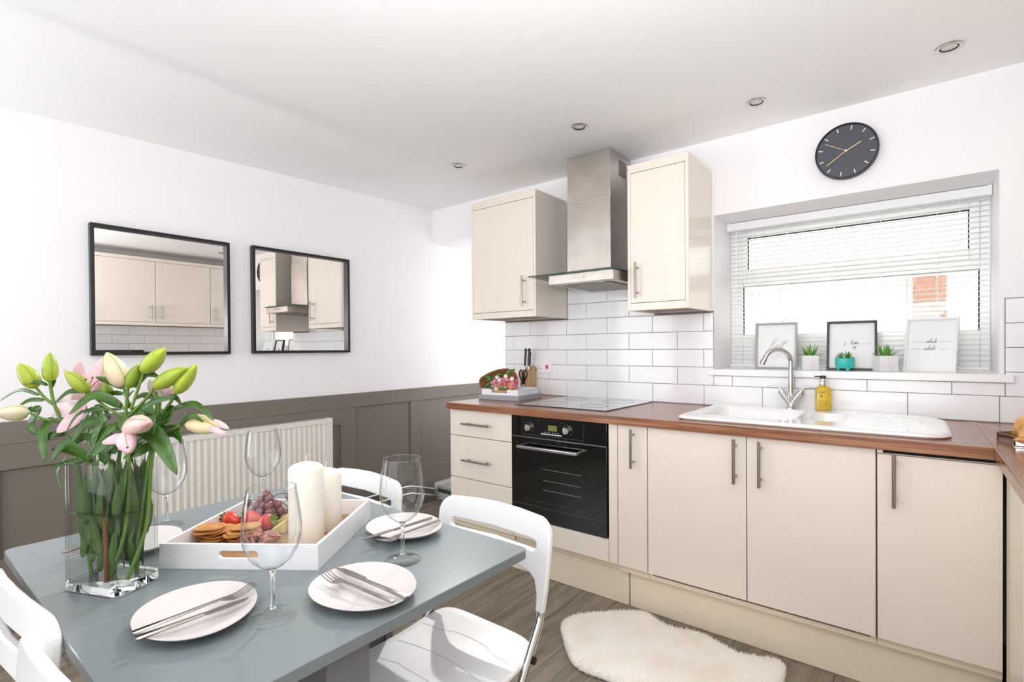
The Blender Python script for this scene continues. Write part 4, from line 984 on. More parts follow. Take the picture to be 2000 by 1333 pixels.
def candle(a, b, r, h, label):
    p = W3(a, b, ZB_); t = thing('pillar_candle', label, 'candle', tuple(p), 0, 'pillar candles in the tray')
    obj('wax', MB().lathe([(r-.002, .0003), (r, .003), (r, h-.006), (r-.0025, h-.0015), (r*.75, h+.004), (r*.3, h+.010), (.0001, h+.011)], tuple(p), 48), CANDLE, t, ang=40)
    obj('wick', MB().tube([p+Vector((0, 0, h+.009)), p+Vector((.0005, 0, h+.018)), p+Vector((.003, .001, h+.027))], .0014, 6), mat('wick', '#e6e0cf', .8), t)
candle(.282, .112, .0405, .188, 'tall white pillar candle at the front of the tray')
candle(.286, .215, .0385, .149, 'shorter white pillar candle behind the tall one')
CRK = mat('cracker', '#d39a58', .7, noise=(45, '#b97737', 5), randv=.06)
rng = random.Random(11)
crackers = []
for row, (a0, b0, n_, az) in enumerate(((.046, .120, 7, 0), (.108, .128, 6, 0))):
    for i in range(n_):
        crackers.append((a0+rng.uniform(-.008, .010), b0+rng.uniform(-.012, .012), ZB_+.0030+.0058*i, rng.uniform(-8, 8), rng.uniform(-8, 8)))
for i, (a, b, z, rx, ry) in enumerate(crackers):
    M = MT @ Matrix.Translation((a, b, z)) @ Euler((radians(rx*.35), radians(ry*.35), 0)).to_matrix().to_4x4()
    r = .034; m = MB(M)
    rings = []
    for rr_, z_ in ((r*.97, -.0018), (r, 0), (r*.97, .0018), (r*.6, .0022), (.0001, .0015)):
        rings.append([(rr_*(1+.02*sin(7*2*pi*k/28+i))*cos(2*pi*k/28), rr_*(1+.02*sin(7*2*pi*k/28+i))*sin(2*pi*k/28), z_+.0009*sin(3*2*pi*k/28+i)*rr_/r) for k in range(28)])
    m.loft(rings); ORD = ['lowest', 'second', 'third', 'fourth', 'fifth', 'sixth', 'seventh', 'eighth', 'topmost']; q_ = i if i < 7 else i-7; q_ = 8 if i in (6, 12) else q_; lbl = ORD[q_]+(' cracker' if q_ in (0, 8) else ' cracker from the bottom')+(' of the left pile on the board' if i < 7 else ' of the right pile, behind the wine glass')
    o = obj('cracker', m, CRK, None, lbl, 'cracker', 'crackers in the left pile' if i < 7 else 'crackers in the right pile', ang=50, loc=tuple(W3(a, b, z)))
STR = mat('strawberry', '#d8301f', .3, noise=(70, '#e2472f'), coat=.3); CAL = mat('calyx', '#5f8f2f', .5)
for i, (a, b, z, yaw, tl, lb) in enumerate(((.034, .208, .040, 205, 80, 'left strawberry on the board, its green calyx facing out'), (.082, .222, .040, 220, 75, 'middle strawberry on the board, beside the left one'), (.130, .205, .036, 30, 70, 'strawberry seen through the wine glass, its red tip up front'))):
    p = W3(a, b, ZB_-.0168+z); t = thing('strawberry', lb, 'strawberry', tuple(p), 0, None)
    M = Matrix.Translation(p) @ Matrix.Rotation(radians(yaw), 4, 'Z') @ Matrix.Rotation(radians(tl), 4, 'Y') @ Matrix.Scale(1.3, 4)
    m = MB(M); m.lathe([(.0001, -.021), (.006, -.0185), (.0115, -.010), (.0155, 0), (.0158, .006), (.012, .0125), (.0001, .0145)], (0, 0, 0), 20); obj('fruit', m, STR, t, ang=70)
    for k in range(8):
        a_ = 2*pi*k/8; m = MB(M); blade(m, (.002*cos(a_), .002*sin(a_), .0145), (cos(a_), sin(a_), 0), .014, .0035, .5, .2, .2, 3); obj('calyx_leaf', m, CAL, t, ang=60)
gp = thing('grape_bunch', 'bunch of dark red grapes at the back of the board', 'grapes', tuple(W3(.10, .27, ZB_)))
GRP = mat('red_grape', '#6d3038', .25, noise=(30, '#8a4a50'), coat=.4)
gm = None; pts_ = []
for lay, (n_, zz, sp) in enumerate(((14, .012, .042), (11, .030, .034), (8, .047, .026), (4, .062, .016), (1, .075, .0))):
    for i in range(n_):
        a_ = 2.4*i+lay; r = sp*math.sqrt((i+.5)/n_); pts_.append((.098+r*1.25*cos(a_), .268+r*.9*sin(a_), zz))
pts_ += [(.035, .285, .045), (.150, .292, .060), (.158, .275, .025)]
for i, (a, b, z) in enumerate(pts_):
    p = W3(a, b, ZB_+z)
    if gm is None:
        o = obj('grape', MB(Matrix.Translation(p)).ball((0, 0, 0), .0105, 12, 8, (1, 1, 1.12)), GRP, gp, ang=80); gm = o.data; p00 = p
    else:
        o = bpy.data.objects.new('grape', gm); COL.objects.link(o); o.parent = gp; o.location = p-p00
sm = MB()
for a, b, z in pts_[-3:]+[(.05, .25, .03), (.06, .26, .05)]: sm.tube(spline([W3(.098, .268, ZB_+.05), W3((a+.098)/2, (b+.268)/2, ZB_+max(z, .045)+.012), W3(a, b, ZB_+z+.008)], 4), .0011, 6)
obj('stalk', sm, mat('grape_stalk', '#5d4632', .7), gp)
CHS = mat('pale_cheese', '#efdc9c', .45, sss=.1, noise=(12, '#e8cf80'))
for i, (a, b, rz, lb) in enumerate(((.188, .225, -15, 'wedge of pale yellow cheese leaning behind the wine glass'), (.178, .183, 10, 'small piece of yellow cheese in front of the wedge'))):
    t = thing('cheese_piece', lb, 'cheese', tuple(W3(a, b, ZB_)))
    M = MT @ Matrix.Translation((a, b, ZB_)) @ Matrix.Rotation(radians(rz), 4, 'Z'); m = MB(M)
    s = 1 if i == 0 else .55
    m.loft([[(-.038*s, -.022*s, .0005), (.03*s, -.018*s, .0005), (.03*s, .022*s, .0005), (-.034*s, .024*s, .0005)], [(-.036*s, -.02*s, .016*s), (.03*s, -.018*s, .058*s), (.03*s, .020*s, .060*s), (-.032*s, .022*s, .020*s)]])
    obj('cheese', m, CHS, t, ang=20, mods=[('BEVEL', {'width': .002, 'segments': 2})])
SAL = mat('salami', '#a5605a', .5, noise=(60, '#cf9a90', 6))
for i in range(7):
    a, b = .142+.0095*i, .092+.012*(i % 3); M = MT @ Matrix.Translation((a, b, ZB_+.0015)) @ Euler((0, 0, radians(40*i))).to_matrix().to_4x4()
    m = MB(M); R_ = .022+.002*(i % 2)
    def fold(u, v, R_=R_, i=i):
        r = max(.0008, R_*u); a_ = 2*pi*v
        x, y = r*cos(a_), r*sin(a_)
        return (x, y*.55, .004+abs(y)*.80+.0025*sin(3*a_+i)*u)
    m.grid(fold, 5, 20); obj('salami_slice', m, SAL, None, ['leftmost', 'second from left', 'third from left', 'middle', 'third from right', 'second from right', 'rightmost'][i]+' folded pink salami slice in the heap before the cheese', 'salami', 'salami slices on the board', ang=60, mods=[('SOLIDIFY', {'thickness': .0012})], loc=tuple(W3(a, b, ZB_)))

# ------------------------------------------------------------------ plates, cutlery, glasses
def plate(x, y, ax, ay, rot, label):
    t = thing('dinner_plate', label, 'plate', (x, y, TZ), radians(rot))
    M = Matrix.Translation((x, y, TZ)) @ Matrix.Rotation(radians(rot), 4, 'Z')
    def rg(k, z): return [((k)*(1+.018*cos(3*a))*cos(a)*ax, (k)*(1+.018*cos(3*a))*sin(a)*ay, z) for a in [2*pi*i/56 for i in range(56)]]
    obj('dish', MB(M).loft([rg(.50, .0004), rg(.53, .0004), rg(.60, .004), rg(.90, .0125), rg(.985, .0185), rg(1.0, .0198), rg(.995, .0208), rg(.98, .0203), rg(.88, .0150), rg(.62, .0078), rg(.5, .0068), rg(.01, .0066)]), PLATE, t, ang=50)
plate(2.121, -2.500, .112, .0965, -12, 'pale stoneware plate at the front left, nearest the camera')
plate(2.283, -2.262, .1135, .097, -2, 'pale stoneware plate at the right edge of the table')
plate(2.073, -1.990, .105, .0935, 0, 'pale stoneware plate at the far right, by the chair near the oven')
plate(1.625, -2.455, .100, .092, 0, 'pale stoneware plate half hidden behind the flower vase')
CUT = mat('cutlery_steel', '#a39b96', .2, metal=1)
def align(p, q, up=(0, 0, 1)):
    p = Vector(p); q = Vector(q); x = (q-p).normalized(); y = Vector(up).cross(x).normalized(); z = x.cross(y)
    return Matrix(((x.x, y.x, z.x, p.x), (x.y, y.y, z.y, p.y), (x.z, y.z, z.z, p.z), (0, 0, 0, 1))), (q-p).length
def knife(p, q, label):
    M, L = align(p, q); t = thing('table_knife', label, 'knife', tuple(p)); h = L*.56
    def sec(x, w_, th): return [(x, -w_, 0), (x, -w_*.6, th), (x, w_*.6, th), (x, w_, 0), (x, w_*.6, -th), (x, -w_*.6, -th)]
    obj('handle', MB(M).loft([sec(0, .0045, .0022), sec(.004, .0062, .0032), sec(h*.5, .0050, .0028), sec(h*.9, .0040, .0024), sec(h, .0045, .0024)]), CUT, t, ang=30)
    bl = [(h, -.0042), (h+.006, -.0095), (L*.80, -.0105), (L*.93, -.0085), (L, -.001), (L, .0008), (L*.8, .0058), (h, .0045)]
    obj('blade', MB(M).fill([bl], .0013, lambda v: (v.x, v.y, v.z-.0006)), CUT, t, ang=30)
def fork(p, q, label):
    M, L = align(p, q); t = thing('table_fork', label, 'fork', tuple(p)); h = L*.66
    def sec(x, w_, th, z=0): return [(x, -w_, z), (x, -w_*.6, z+th), (x, w_*.6, z+th), (x, w_, z), (x, w_*.6, z-th), (x, -w_*.6, z-th)]
    obj('handle', MB(M).loft([sec(0, .0048, .0016), sec(.004, .0066, .0022), sec(h*.5, .0048, .0021), sec(h*.9, .0030, .0019, .001), sec(h, .0034, .0018, .001)]), CUT, t, ang=30)
    hd = MB(M); N = 6; L1 = L*.80
    def zc(x): t_ = (x-h)/(L-h); return .001-.006*sin(pi*min(1, t_*1.1))+.006*t_*t_
    V1 = []
    for i in range(N+1):
        x = h+(L1-h)*i/N; wv = .0034+(.0120-.0034)*(1-(1-i/N)**2.2); V1.append([(x, -wv, zc(x)), (x, wv, zc(x)), (x, wv, zc(x)+.0014), (x, -wv, zc(x)+.0014)])
    hd.loft(V1); obj('head', hd, CUT, t, ang=40)
    for k in range(4):
        y = -.0104+k*.00693; R_ = []
        for i in range(5):
            x = L1-.001+(L-L1)*i/4; wv = .0017*(1-.5*(i/4)**2); R_.append([(x, y-wv, zc(x)), (x, y+wv, zc(x)), (x, y+wv, zc(x)+.0012), (x, y-wv, zc(x)+.0012)])
        obj('tine', MB(M).loft(R_), CUT, t, ang=40)
def zp(u, v, z): return on(u, v, 'z', z)
fork(zp(259, 1237, TZ+.0248), zp(498, 1147, TZ+.0262), 'fork lying over the front left plate, upper of the pair')
knife(zp(264, 1249, TZ+.0240), zp(486, 1168, TZ+.0238), 'knife lying over the front left plate, lower of the pair')
knife(zp(795, 1168, TZ+.0240), zp(655, 1110, TZ+.0245), 'knife across the plate at the right edge, nearer its middle')
fork(zp(768, 1176, TZ+.0240), zp(630, 1121, TZ+.0265), 'fork across the plate at the right edge, its tines over the left rim')
knife(zp(843, 1012, TZ+.0240), zp(706, 1056, TZ+.0245), 'knife across the far right plate by the oven chair')
fork(zp(858, 1016, TZ+.0250), zp(738, 1062, TZ+.0225), 'fork beside the knife on the far right plate')
knife(zp(121, 1080, TZ+.0250), zp(256, 1038, TZ+.0245), 'knife whose handle shows left of the flower vase')
fork(zp(127, 1087, TZ+.0250), zp(270, 1046, TZ+.0245), 'fork beside the knife handle left of the flower vase')
GLS = []
def wine_glass(x, y, label, s=1.0):
    t = thing('wine_glass', label, 'glass', (x, y, TZ), 0, 'wine glasses on the table')
    c = (x, y, TZ)
    obj('foot', MB().lathe([(r, z) for r, z in ((.0405, .0004), (.0415, .0012), (.040, .0021), (.028, .0042), (.012, .0085), (.0058, .0150))], c, 40), FOOTG, t, ang=60)
    obj('stem', MB().lathe([(r, z) for r, z in ((.0056, .0152), (.0042, .024), (.0038, .05), (.0040, .074), (.0056, .084), (.0075, .0875), (.0001, .0880))], c, 40), SGLASS, t, ang=60)
    prof = [(.0001, .0883), (.0080, .0886), (.020, .0945), (.034, .107), (.0445, .125), (.0500, .146), (.0508, .160), (.0490, .185), (.0455, .210), (.0415, .2355)]
    obj('bowl', MB().lathe(prof, c, 48, caps=False), GLASS, t, ang=80)
    obj('rim', MB().lathe([(.0415+.0007*cos(a), .2355+.0009*sin(a)) for a in [2*pi*k/6 for k in range(7)]], c, 48, caps=False), GLASS, t, ang=80)
wine_glass(2.223, -2.414, 'empty wine glass standing in front of the tray, largest in view')
wine_glass(2.214, -2.110, 'empty wine glass between the two right-hand plates')
wine_glass(1.520, -2.100, 'empty wine glass before the radiator, behind the tray')
wine_glass(1.503, -2.358, 'empty wine glass just right of the flower vase, partly hidden by it')
# ------------------------------------------------------------------ vase with lilies
VC, VR = Vector((1.828, -2.553)), radians(24)
MV = Matrix.Translation((VC.x, VC.y, TZ)) @ Matrix.Rotation(VR, 4, 'Z')
vs = thing('glass_vase', 'clear rectangular glass vase half filled with water on the left of the table', 'vase', (VC.x, VC.y, TZ), VR)
HX, HY = .073, .050
def vr(ins, z, r=.022): return [(x, y, z) for x, y in rrect(-HX+ins, -HY+ins, HX-ins, HY-ins, max(.004, r-ins), 6)]
VGL = thin_glass('vase_glass', '#f7f9f8', '#a5b0ab', 1.45, 5)
obj('wall', MB(MV).loft([vr(0, .0195), vr(0, .259)], True, False), VGL, vs, ang=60)
obj('inner_wall', MB(MV).loft([vr(.0045, .0195), vr(.0045, .259)], True, False), thin_glass('vase_inner', '#fafbfa', '#c8d0cc', 1.2, 5), vs, ang=60)
obj('rim', MB(MV).loft([vr(0, .2592), vr(.0005, .2608), vr(.004, .2608), vr(.0045, .2592)], True, False), VGL, vs, ang=60)
obj('thick_base', MB(MV).loft([vr(.004, .0004), vr(0, .004), vr(0, .0192), vr(.005, .0192)]), SGLASS, vs, ang=60)
obj('water', MB(MV).loft([vr(.005, .158), vr(.0052, .1582)]), thin_glass('water_surface', '#eef4ee', '#9fb5a4', 1.33, 4), vs, ang=60)
VD = (Vector((VC.x, VC.y, 1.0))-CAMP).dot(FWD)
def L(u, v, dd=0): return at(u, v, VD+dd)
GRN = mat('lily_leaf', '#477220', .3, noise=(30, '#315617', 5), spec=.5, coat=.2, bump=(160, .25))
GRND = mat('lily_leaf_lower', '#4f722b', .4, noise=(22, '#35561d', 5))
STM = mat('lily_stem', '#6d8f3a', .5, noise=(18, '#567a30'))
BUD = mat('lily_bud', '#b3c23a', .4, noise=(26, '#93ad34', 4), sss=.1)
BUDK = mat('lily_bud_pink', '#ecd2c6', .4, noise=(20, '#e6b3b3', 4), sss=.15)
BUDP = mat('lily_bud_pale', '#dfe0a0', .4, noise=(16, '#ecd9d0', 4), sss=.15)
PET = mat('lily_petal', '#f3d3d8', .45, noise=(14, '#f6e9e6', 4), sss=.25)
PETP = mat('lily_petal_pink', '#eeb4c4', .45, noise=(18, '#f4d6da', 4), sss=.25)
ANT = mat('anther', '#8a3c28', .8)
def bud(par, a, b, wpx, mt, dd=0, de=0, name='bud'):
    A, B = L(*a, dd), L(*b, dd+de); ax = B-A; r = wpx/2*VD/FPX; m = MB()
    x = ax.cross(FWD).normalized(); y = ax.cross(x).normalized(); R_ = []
    for t_, k in ((0, .28), (.06, .62), (.2, .92), (.38, 1.0), (.6, .9), (.8, .62), (.93, .32), (1, .08)):
        R_.append([A+ax*t_+(x*cos(q)+y*sin(q))*r*k*(1+.11*cos(3*q+.5)) for q in [2*pi*i/24 for i in range(24)]])
    m.loft(R_); o = obj(name, m, mt, par, ang=80)
    sm = MB()
    for i in range(3):
        q = 2*pi*(i+.3)/3
        sm.tube([A+ax*t_+(x*cos(q)+y*sin(q))*r*k*(1+.10*cos(3*q+.5))*1.002 for t_, k in ((.06, .62), (.2, .92), (.38, 1.0), (.6, .9), (.8, .62), (.93, .32))], .0006, 5)
    obj('seam', sm, mat('bud_seam', '#8a8f3a', .5), o, ang=80); return o
def stem(par, pts, r0=.0042, r1=.003):
    P_ = spline([L(*p) for p in pts], 6); n = len(P_)
    return obj('stem', MB().tube(P_, [r0+(r1-r0)*i/(n-1) for i in range(n)], 8), STM, par, ang=60)
def leaf(par, a, mdl, b, wpx, mt=None, face=0):
    m = MB(); nrm = -FWD + Vector((0, 0, 1))*random.uniform(.1, .7) + RGT*random.uniform(-.5, .5)
    leafq(m, L(*a), L(*mdl), L(*b), wpx/2*VD/FPX, nrm, 10, .35)
    return obj('leaf', m, mt or GRN, par, ang=70, mods=[('SOLIDIFY', {'thickness': .0006})])
def petal(par, a, mdl, b, wpx, mt, nrm=None):
    m = MB(); leafq(m, L(*a), L(*mdl), L(*b), wpx*.70*VD/FPX, nrm, 12, .45)
    return obj('petal', m, mt, par, ang=80, mods=[('SOLIDIFY', {'thickness': .0009})])
def lily(label, base):
    p = W_base(base); return thing('lily_stem', label, 'flower', tuple(p), 0, 'lilies in the glass vase')
def W_base(b): return MV @ Vector((b[0], b[1], .021))
def base_px(b):
    p = W_base(b); d = p-CAMP; z = d.dot(FWD); return (1000+SU+FPX*d.dot(RGT)/z, 666.5+SV-FPX*d.dot(UPV)/z, z-VD)
# 1: left stem with three buds
b = (-.045, -.010); s1 = lily('lily stem leaning left with two green buds and one pale bud at the frame edge', b)
stem(s1, [base_px(b), (165, 1030, .0), (152, 900, .0), (128, 842, 0), (106, 790, 0), (97, 745, 0)])
stem(s1, [(104, 790, 0), (88, 778, .0), (70, 757, 0)], .0032, .0026); stem(s1, [(116, 824, 0), (82, 818, -.01), (58, 806, -.02)], .0032, .0026)
bud(s1, (97, 746), (97, 689), 25, BUD, 0, .01); bud(s1, (70, 758), (37, 710), 30, BUD, 0, -.01); bud(s1, (56, 806), (-10, 807), 31, BUDP, -.02, -.03)
for a_, m_, b_, w_ in (((100, 815, 0), (84, 848, -.03), (87, 903, -.05), 24), ((78, 800, 0), (60, 830, -.02), (73, 850, -.02), 24), ((76, 772, 0), (38, 762, .02), (-2, 784, .03), 9), ((86, 782, 0), (58, 782, 0), (34, 796, -.01), 11),
                       ((93, 753, 0), (72, 746, -.01), (44, 751, -.02), 9), ((128, 848, 0), (95, 853, -.02), (79, 882, -.03), 17), ((102, 758, 0), (106, 745, .01), (110, 744, .01), 10), ((80, 795, 0), (66, 800, -.01), (55, 797, -.02), 16), ((130, 892, .0), (112, 925, -.03), (122, 962, -.04), 7)):
    leaf(s1, a_, m_, b_, w_)
# 2: centre stem with the big pale bud
b = (-.015, .015); s2 = lily('centre lily stem topped by a large pale bud and small green buds', b)
stem(s2, [base_px(b), (215, 1030, .0), (232, 900, .0), (243, 830, 0), (247, 790, 0), (250, 757, 0)])
stem(s2, [(246, 800, 0), (215, 785, .01), (208, 775, .01)], .003, .0024); stem(s2, [(246, 775, 0), (243, 762, 0), (239, 753, 0)], .003, .0026); stem(s2, [(240, 815, 0), (200, 790, -.01), (174, 764, -.01)], .003, .0024)
bud(s2, (240, 756), (208, 689), 38, mat('lily_bud_blush', '#e6dca0', .4, noise=(16, '#ecc9c4', 4), sss=.15), 0, -.01); bud(s2, (250, 758), (269, 713), 23, mat('lily_bud_green', '#8fae35', .4, noise=(26, '#7a9a2e')), 0, -.005); bud(s2, (173, 766), (128, 726), 26, BUD, -.01, -.02); bud(s2, (208, 774), (206, 747), 21, mat('lily_bud_green', '#8fae35'), .01, 0)
for a_, m_, b_, w_ in (((238, 795, 0), (185, 772, -.02), (135, 810, -.04), 24), ((242, 830, 0), (203, 845, -.03), (168, 894, -.05), 24), ((211, 806, 0), (190, 842, -.03), (178, 884, -.04), 28), ((242, 758, 0), (215, 745, -.01), (186, 737, -.02), 18),
                       ((170, 764, 0), (135, 766, -.01), (108, 789, -.02), 13), ((240, 770, .0), (222, 768, .01), (200, 772, .02), 12), ((237, 800, 0), (160, 805, -.02), (128, 848, -.03), 8), ((205, 830, 0), (170, 825, -.01), (140, 868, -.02), 22), ((246, 810, 0), (238, 830, -.01), (247, 850, -.02), 16), ((232, 860, 0), (180, 832, .03), (140, 836, .03), 14)):
    leaf(s2, a_, m_, b_, w_)
# 3: right stem with three upright buds
b = (.040, .018); s3 = lily('right lily stem carrying three upright yellow-green buds', b)
stem(s3, [base_px(b), (272, 1030, .0), (292, 900, .0), (302, 840, 0), (306, 800, 0), (305, 765, 0)])
stem(s3, [(256, 800, 0), (268, 765, 0), (279, 730, 0)], .003, .0026); stem(s3, [(250, 815, 0), (285, 780, -.01), (303, 756, -.01)], .0032, .0028); stem(s3, [(318, 808, 0), (334, 785, -.005), (345, 766, -.01)], .0034, .0028); stem(s3, [(302, 840, 0), (312, 822, 0), (320, 806, 0)], .0034, .003)
bud(s3, (278, 728), (323, 680), 31, BUD, .0, .0); bud(s3, (303, 756), (364, 719), 30, BUD, -.01, -.02); bud(s3, (344, 768), (383, 712), 27, BUD, -.01, -.01)
for a_, m_, b_, w_ in (((262, 757, 0), (285, 731, .01), (312, 737, .02), 20), ((335, 800, 0), (380, 790, -.02), (418, 822, -.04), 18), ((336, 792, 0), (326, 818, -.01), (298, 837, -.01), 25), ((325, 838, 0), (346, 840, -.01), (354, 868, -.02), 20), ((300, 778, 0), (280, 772, .01), (260, 782, .01), 15),
                       ((330, 775, 0), (345, 778, 0), (354, 792, 0), 13), ((255, 808, 0), (290, 800, -.02), (300, 852, -.04), 27), ((262, 835, 0), (305, 852, -.04), (346, 928, -.07), 44), ((300, 862, 0), (278, 880, -.02), (240, 896, -.03), 26), ((258, 800, 0), (248, 780, .01), (262, 762, .02), 12), ((296, 830, .02), (325, 805, .03), (338, 795, .03), 14)):
    leaf(s3, a_, m_, b_, w_)
# 4: drooping half-open flowers at the front and right
b = (.020, -.022); s4 = lily('lily stem with two half-open pink flowers nodding over the vase front', b)
stem(s4, [base_px(b), (246, 1030, -.02), (252, 900, -.03), (250, 850, -.03), (248, 835, -.03)])
fl = bud(s4, (250, 836), (294, 824), 35, BUDK, -.03, -.06, 'flower')
fd = bud(s4, (247, 848), (251, 884), 32, PETP, -.04, -.05, 'flower'); petal(fd, (246, 850, -.05), (226, 858, -.07), (199, 866, -.08), 17, PETP); petal(fd, (240, 850, -.05), (236, 868, -.07), (238, 880, -.08), 14, PET)
obj('throat', MB().ball(L(250, 876, -.085), .004, 10, 6), ANT, fd)
for a_, m_, b_, w_ in (((235, 850, -.03), (205, 868, -.05), (178, 893, -.05), 26), ((200, 905, -.02), (215, 872, -.03), (235, 880, -.03), 46), ((180, 903, -.02), (130, 868, -.04), (98, 905, -.05), 22), ((170, 892, -.02), (125, 878, -.03), (98, 878, -.05), 17), ((165, 900, 0), (130, 905, -.02), (97, 915, -.04), 15)):
    leaf(s4, a_, m_, b_, w_)
# 5: right-hand pale flower
b = (.052, -.012); s5 = lily('lily stem reaching right with a long cream flower just opening above the radiator', b)
stem(s5, [base_px(b), (285, 1030, .0), (296, 900, 0), (312, 850, 0), (340, 838, -.01), (368, 826, -.01)])
fl = bud(s5, (366, 824), (430, 840), 36, mat('lily_bud_blush', '#e6dca0'), -.01, -.01, 'flower')
for a_, m_, b_, w_ in (((395, 826, -.02), (425, 828, -.02), (448, 838, -.02), 15), ((405, 836, -.03), (425, 842, -.03), (437, 853, -.03), 12), ((410, 838, -.03), (432, 845, -.035), (444, 850, -.03), 10)): petal(fl, a_, m_, b_, w_, PET)
for a_, m_, b_, w_ in (((352, 830, -.02), (375, 812, -.03), (398, 825, -.03), 15), ((300, 815, 0), (316, 835, -.01), (340, 830, -.02), 12), ((318, 850, 0), (340, 850, -.01), (352, 862, -.02), 12)): leaf(s5, a_, m_, b_, w_)
# 6: open pink flower at the back, and a pale one behind the right buds
b = (-.035, .022); s6 = lily('lily stem with a wide open pink flower at the back of the bunch', b)
stem(s6, [base_px(b), (185, 1030, .03), (180, 900, .05), (172, 830, .06), (165, 785, .05)])
c6 = obj('flower', MB().ball(L(168, 775, .04), .008, 12, 8), PETP, s6, ang=80)
for a_, m_, b_, w_ in (((168, 772, .04), (158, 735, .04), (160, 704, .03), 30), ((170, 772, .04), (188, 738, .03), (206, 696, .02), 30), ((172, 772, .04), (200, 750, .05), (224, 738, .05), 26), ((164, 778, .04), (140, 772, .02), (108, 786, .01), 22), ((163, 780, .04), (138, 795, .01), (100, 812, 0), 24), ((166, 784, .04), (148, 815, 0), (110, 846, -.02), 30), ((160, 770, .04), (142, 745, .04), (125, 718, .04), 18)):
    petal(c6, a_, m_, b_, w_, PETP if w_ > 24 else PET)
for i in range(5): obj('stamen', MB().tube([L(168, 772, .03), L(168+8*(i-2), 750, .0), L(168+13*(i-2), 742-4*(i % 2), -.02)], .0007, 5).ball(L(168+13*(i-2), 742-4*(i % 2), -.02), .0028, 8, 5, (1.6, .7, .7)), ANT, c6)
b = (.030, .026); s7 = lily('lily stem with a white flower partly hidden behind the right-hand buds', b)
stem(s7, [base_px(b), (268, 1030, .03), (290, 900, .05), (308, 830, .05), (313, 778, .05)])
c7 = obj('flower', MB().ball(L(314, 770, .05), .009, 12, 8), BUDP, s7, ang=80)
for a_, m_, b_, w_ in (((314, 772, .05), (300, 760, .04), (292, 742, .04), 20), ((316, 770, .05), (332, 755, .05), (350, 740, .06), 24), ((316, 773, .05), (336, 768, .04), (358, 760, .04), 20), ((313, 768, .05), (310, 745, .05), (300, 728, .06), 18), ((316, 774, .05), (322, 762, .03), (334, 752, .02), 16)):
    petal(c7, a_, m_, b_, w_, PET)
rng = random.Random(33); owners = [s1, s2, s3, s4, s5, s6, s7]
for i in range(20):
    ow = owners[i % 7]; bx = 190+i*5+rng.uniform(-8, 8); by = rng.uniform(800, 895); dd = rng.uniform(-.04, .04); sx = (bx-235)/50+rng.uniform(-.5, .5)
    tx_ = bx+sx*rng.uniform(35, 60); ty2 = by+rng.uniform(-45, 25); leaf(ow, (bx, by, dd), ((bx+tx_)/2, (by+ty2)/2-rng.uniform(6, 16), dd), (tx_, ty2, dd+rng.uniform(-.02, .02)), rng.uniform(14, 22))
# leaves under water and inside the vase
rng = random.Random(21); owners = [s1, s2, s3, s4, s5, s6, s7]
for i in range(120):
    ow = owners[i % 7]
    x = rng.uniform(-.055, .055); y = rng.uniform(-.034, .034); z0 = rng.uniform(.03, .195); hgt = rng.uniform(.06, .11); hgt = min(hgt, .262-z0); lx = rng.uniform(-.025, .025)
    A = MV @ Vector((x, y, z0)); x2 = max(-.064, min(.064, x+lx)); y2 = max(-.040, min(.040, y+rng.uniform(-.012, .012)))
    B = MV @ Vector((x2, y2, z0+hgt)); Mid = (A+B)/2 + MV.to_3x3() @ Vector((rng.uniform(-.006, .006), rng.uniform(-.004, .004), 0))
    m = MB(); leafq(m, A, Mid, B, rng.uniform(.007, .0125), -FWD+RGT*rng.uniform(-.9, .9), 8, .3)
    obj('leaf', m, GRND, ow, ang=70, mods=[('SOLIDIFY', {'thickness': .0006})])
bn = MB(); p0, p1 = W_base((.022, -.03)), MV @ Vector((.018, -.028, .17)); bn.tube([p0, p0.lerp(p1, .5), p1], .0042, 8)
obj('stem', bn, mat('brown_stem', '#7d4a2c', .6), s4, ang=60)

# ------------------------------------------------------------------ rug
px = [(1097, 1227), (1103, 1212), (1128, 1201), (1180, 1196), (1230, 1193), (1262, 1197), (1285, 1212), (1310, 1225), (1345, 1232), (1375, 1240), (1405, 1256), (1440, 1275), (1480, 1283), (1515, 1288), (1533, 1302), (1531, 1325), (1520, 1350), (1480, 1375), (1420, 1392), (1360, 1390), (1300, 1372), (1250, 1352), (1205, 1335), (1175, 1322), (1145, 1312), (1120, 1295), (1108, 1270), (1101, 1245)]
ol = [on(u, v, 'z', .012) for u, v in px]
ol2 = []
P3 = [Vector((p.x, p.y, 0)) for p in ol]; N = len(P3)
for i in range(N):
    a, b_, c_, d_ = P3[i-1], P3[i], P3[(i+1) % N], P3[(i+2) % N]
    for k in range(4):
        t_ = k/4; ol2.append(.5*((2*b_)+(c_-a)*t_+(2*a-5*b_+4*c_-d_)*t_*t_+(3*b_-a-3*c_+d_)*t_**3))
cen = sum(ol2, Vector())/len(ol2)
rg = thing('sheepskin_rug', 'cream sheepskin-shaped rug on the floor before the sink cabinets', 'rug', (cen.x, cen.y, 0))
m = MB(); R_ = []
spine0 = on(1180, 1250, 'z', 0); spine1 = on(1440, 1335, 'z', 0)
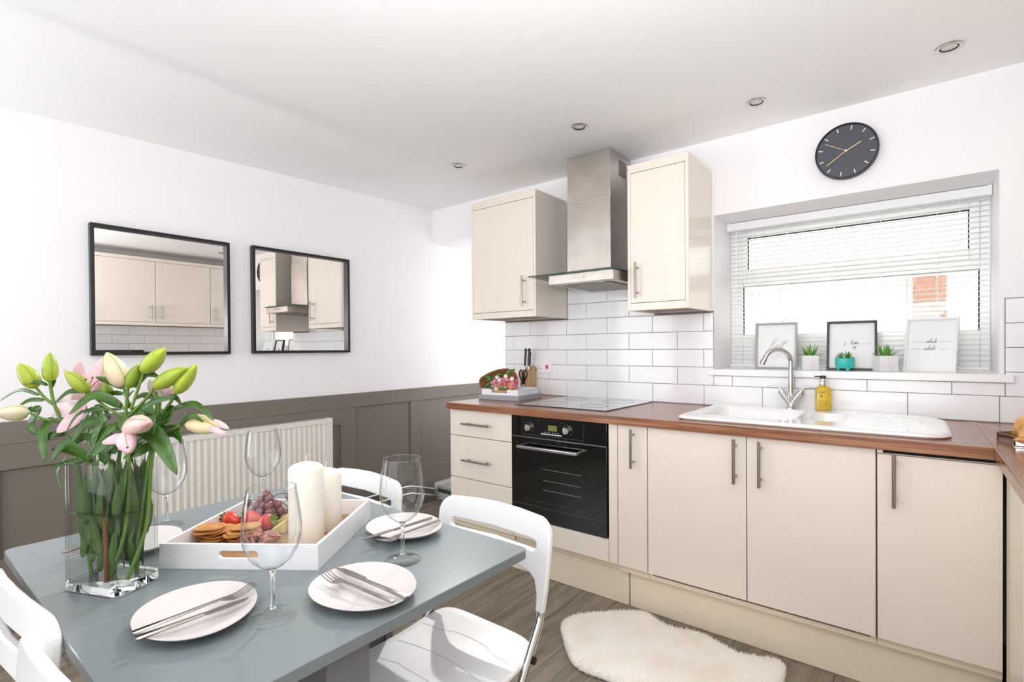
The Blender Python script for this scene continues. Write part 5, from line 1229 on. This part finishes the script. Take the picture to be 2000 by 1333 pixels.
def toward(p, k):
    ax = spine1-spine0; t_ = max(0, min(1, (p-spine0).dot(ax)/ax.length_squared)); q = spine0+ax*t_; return p.lerp(Vector((q.x, q.y, 0)), k)
for k, z in ((.03, .0006), (0, .006), (.01, .013), (.05, .017), (.2, .019), (.5, .0195), (.9, .0195)): R_.append([(*toward(p, k).xy, z) for p in ol2])
FUR = mat('cream_fleece', '#fffcf7', .9, noise=(7, '#f8f1e6', 3))
m.loft(R_); obj('base', m, FUR, rg, ang=80)
rng = random.Random(9); m = MB(); xs = [p.x for p in ol2]; ys = [p.y for p in ol2]
def inside(x, y):
    c = False; j = len(ol2)-1
    for i in range(len(ol2)):
        a, b_ = ol2[i], ol2[j]
        if (a.y > y) != (b_.y > y) and x < (b_.x-a.x)*(y-a.y)/(b_.y-a.y)+a.x: c = not c
        j = i
    return c
vl, fl_ = [], []; cnt = 0
while cnt < 26000:
    x, y = rng.uniform(min(xs), max(xs)), rng.uniform(min(ys), max(ys))
    if not inside(x, y): continue
    cnt += 1; a = rng.uniform(0, 2*pi); h = rng.uniform(.007, .013); wd = .0016; lx, ly = rng.uniform(-.008, .008), rng.uniform(-.008, .008); k = len(vl)
    vl += [(x-wd*cos(a), y-wd*sin(a), .013), (x+wd*cos(a), y+wd*sin(a), .013), (x+lx, y+ly, .013+h)]; fl_.append((k, k+1, k+2))
for p, q in zip(ol2, ol2[1:]+ol2[:1]):
    for _ in range(26):
        c_ = p.lerp(q, rng.random()); out = (c_-toward(c_, .3)).normalized(); k = len(vl); tdir = (q-p).normalized()*.0015; e = c_+out*rng.uniform(.002, .009)+tdir*rng.uniform(-3, 3)
        vl += [tuple((c_-tdir).xy)+(.008,), tuple((c_+tdir).xy)+(.008,), (e.x, e.y, rng.uniform(.003, .014))]; fl_.append((k, k+1, k+2))
me = bpy.data.meshes.new('pile'); me.from_pydata([(v[0]-cen.x, v[1]-cen.y, v[2]) for v in vl], [], fl_); me.materials.append(FUR)
o = bpy.data.objects.new('pile', me); COL.objects.link(o); o.parent = rg; o['kind'] = 'stuff'
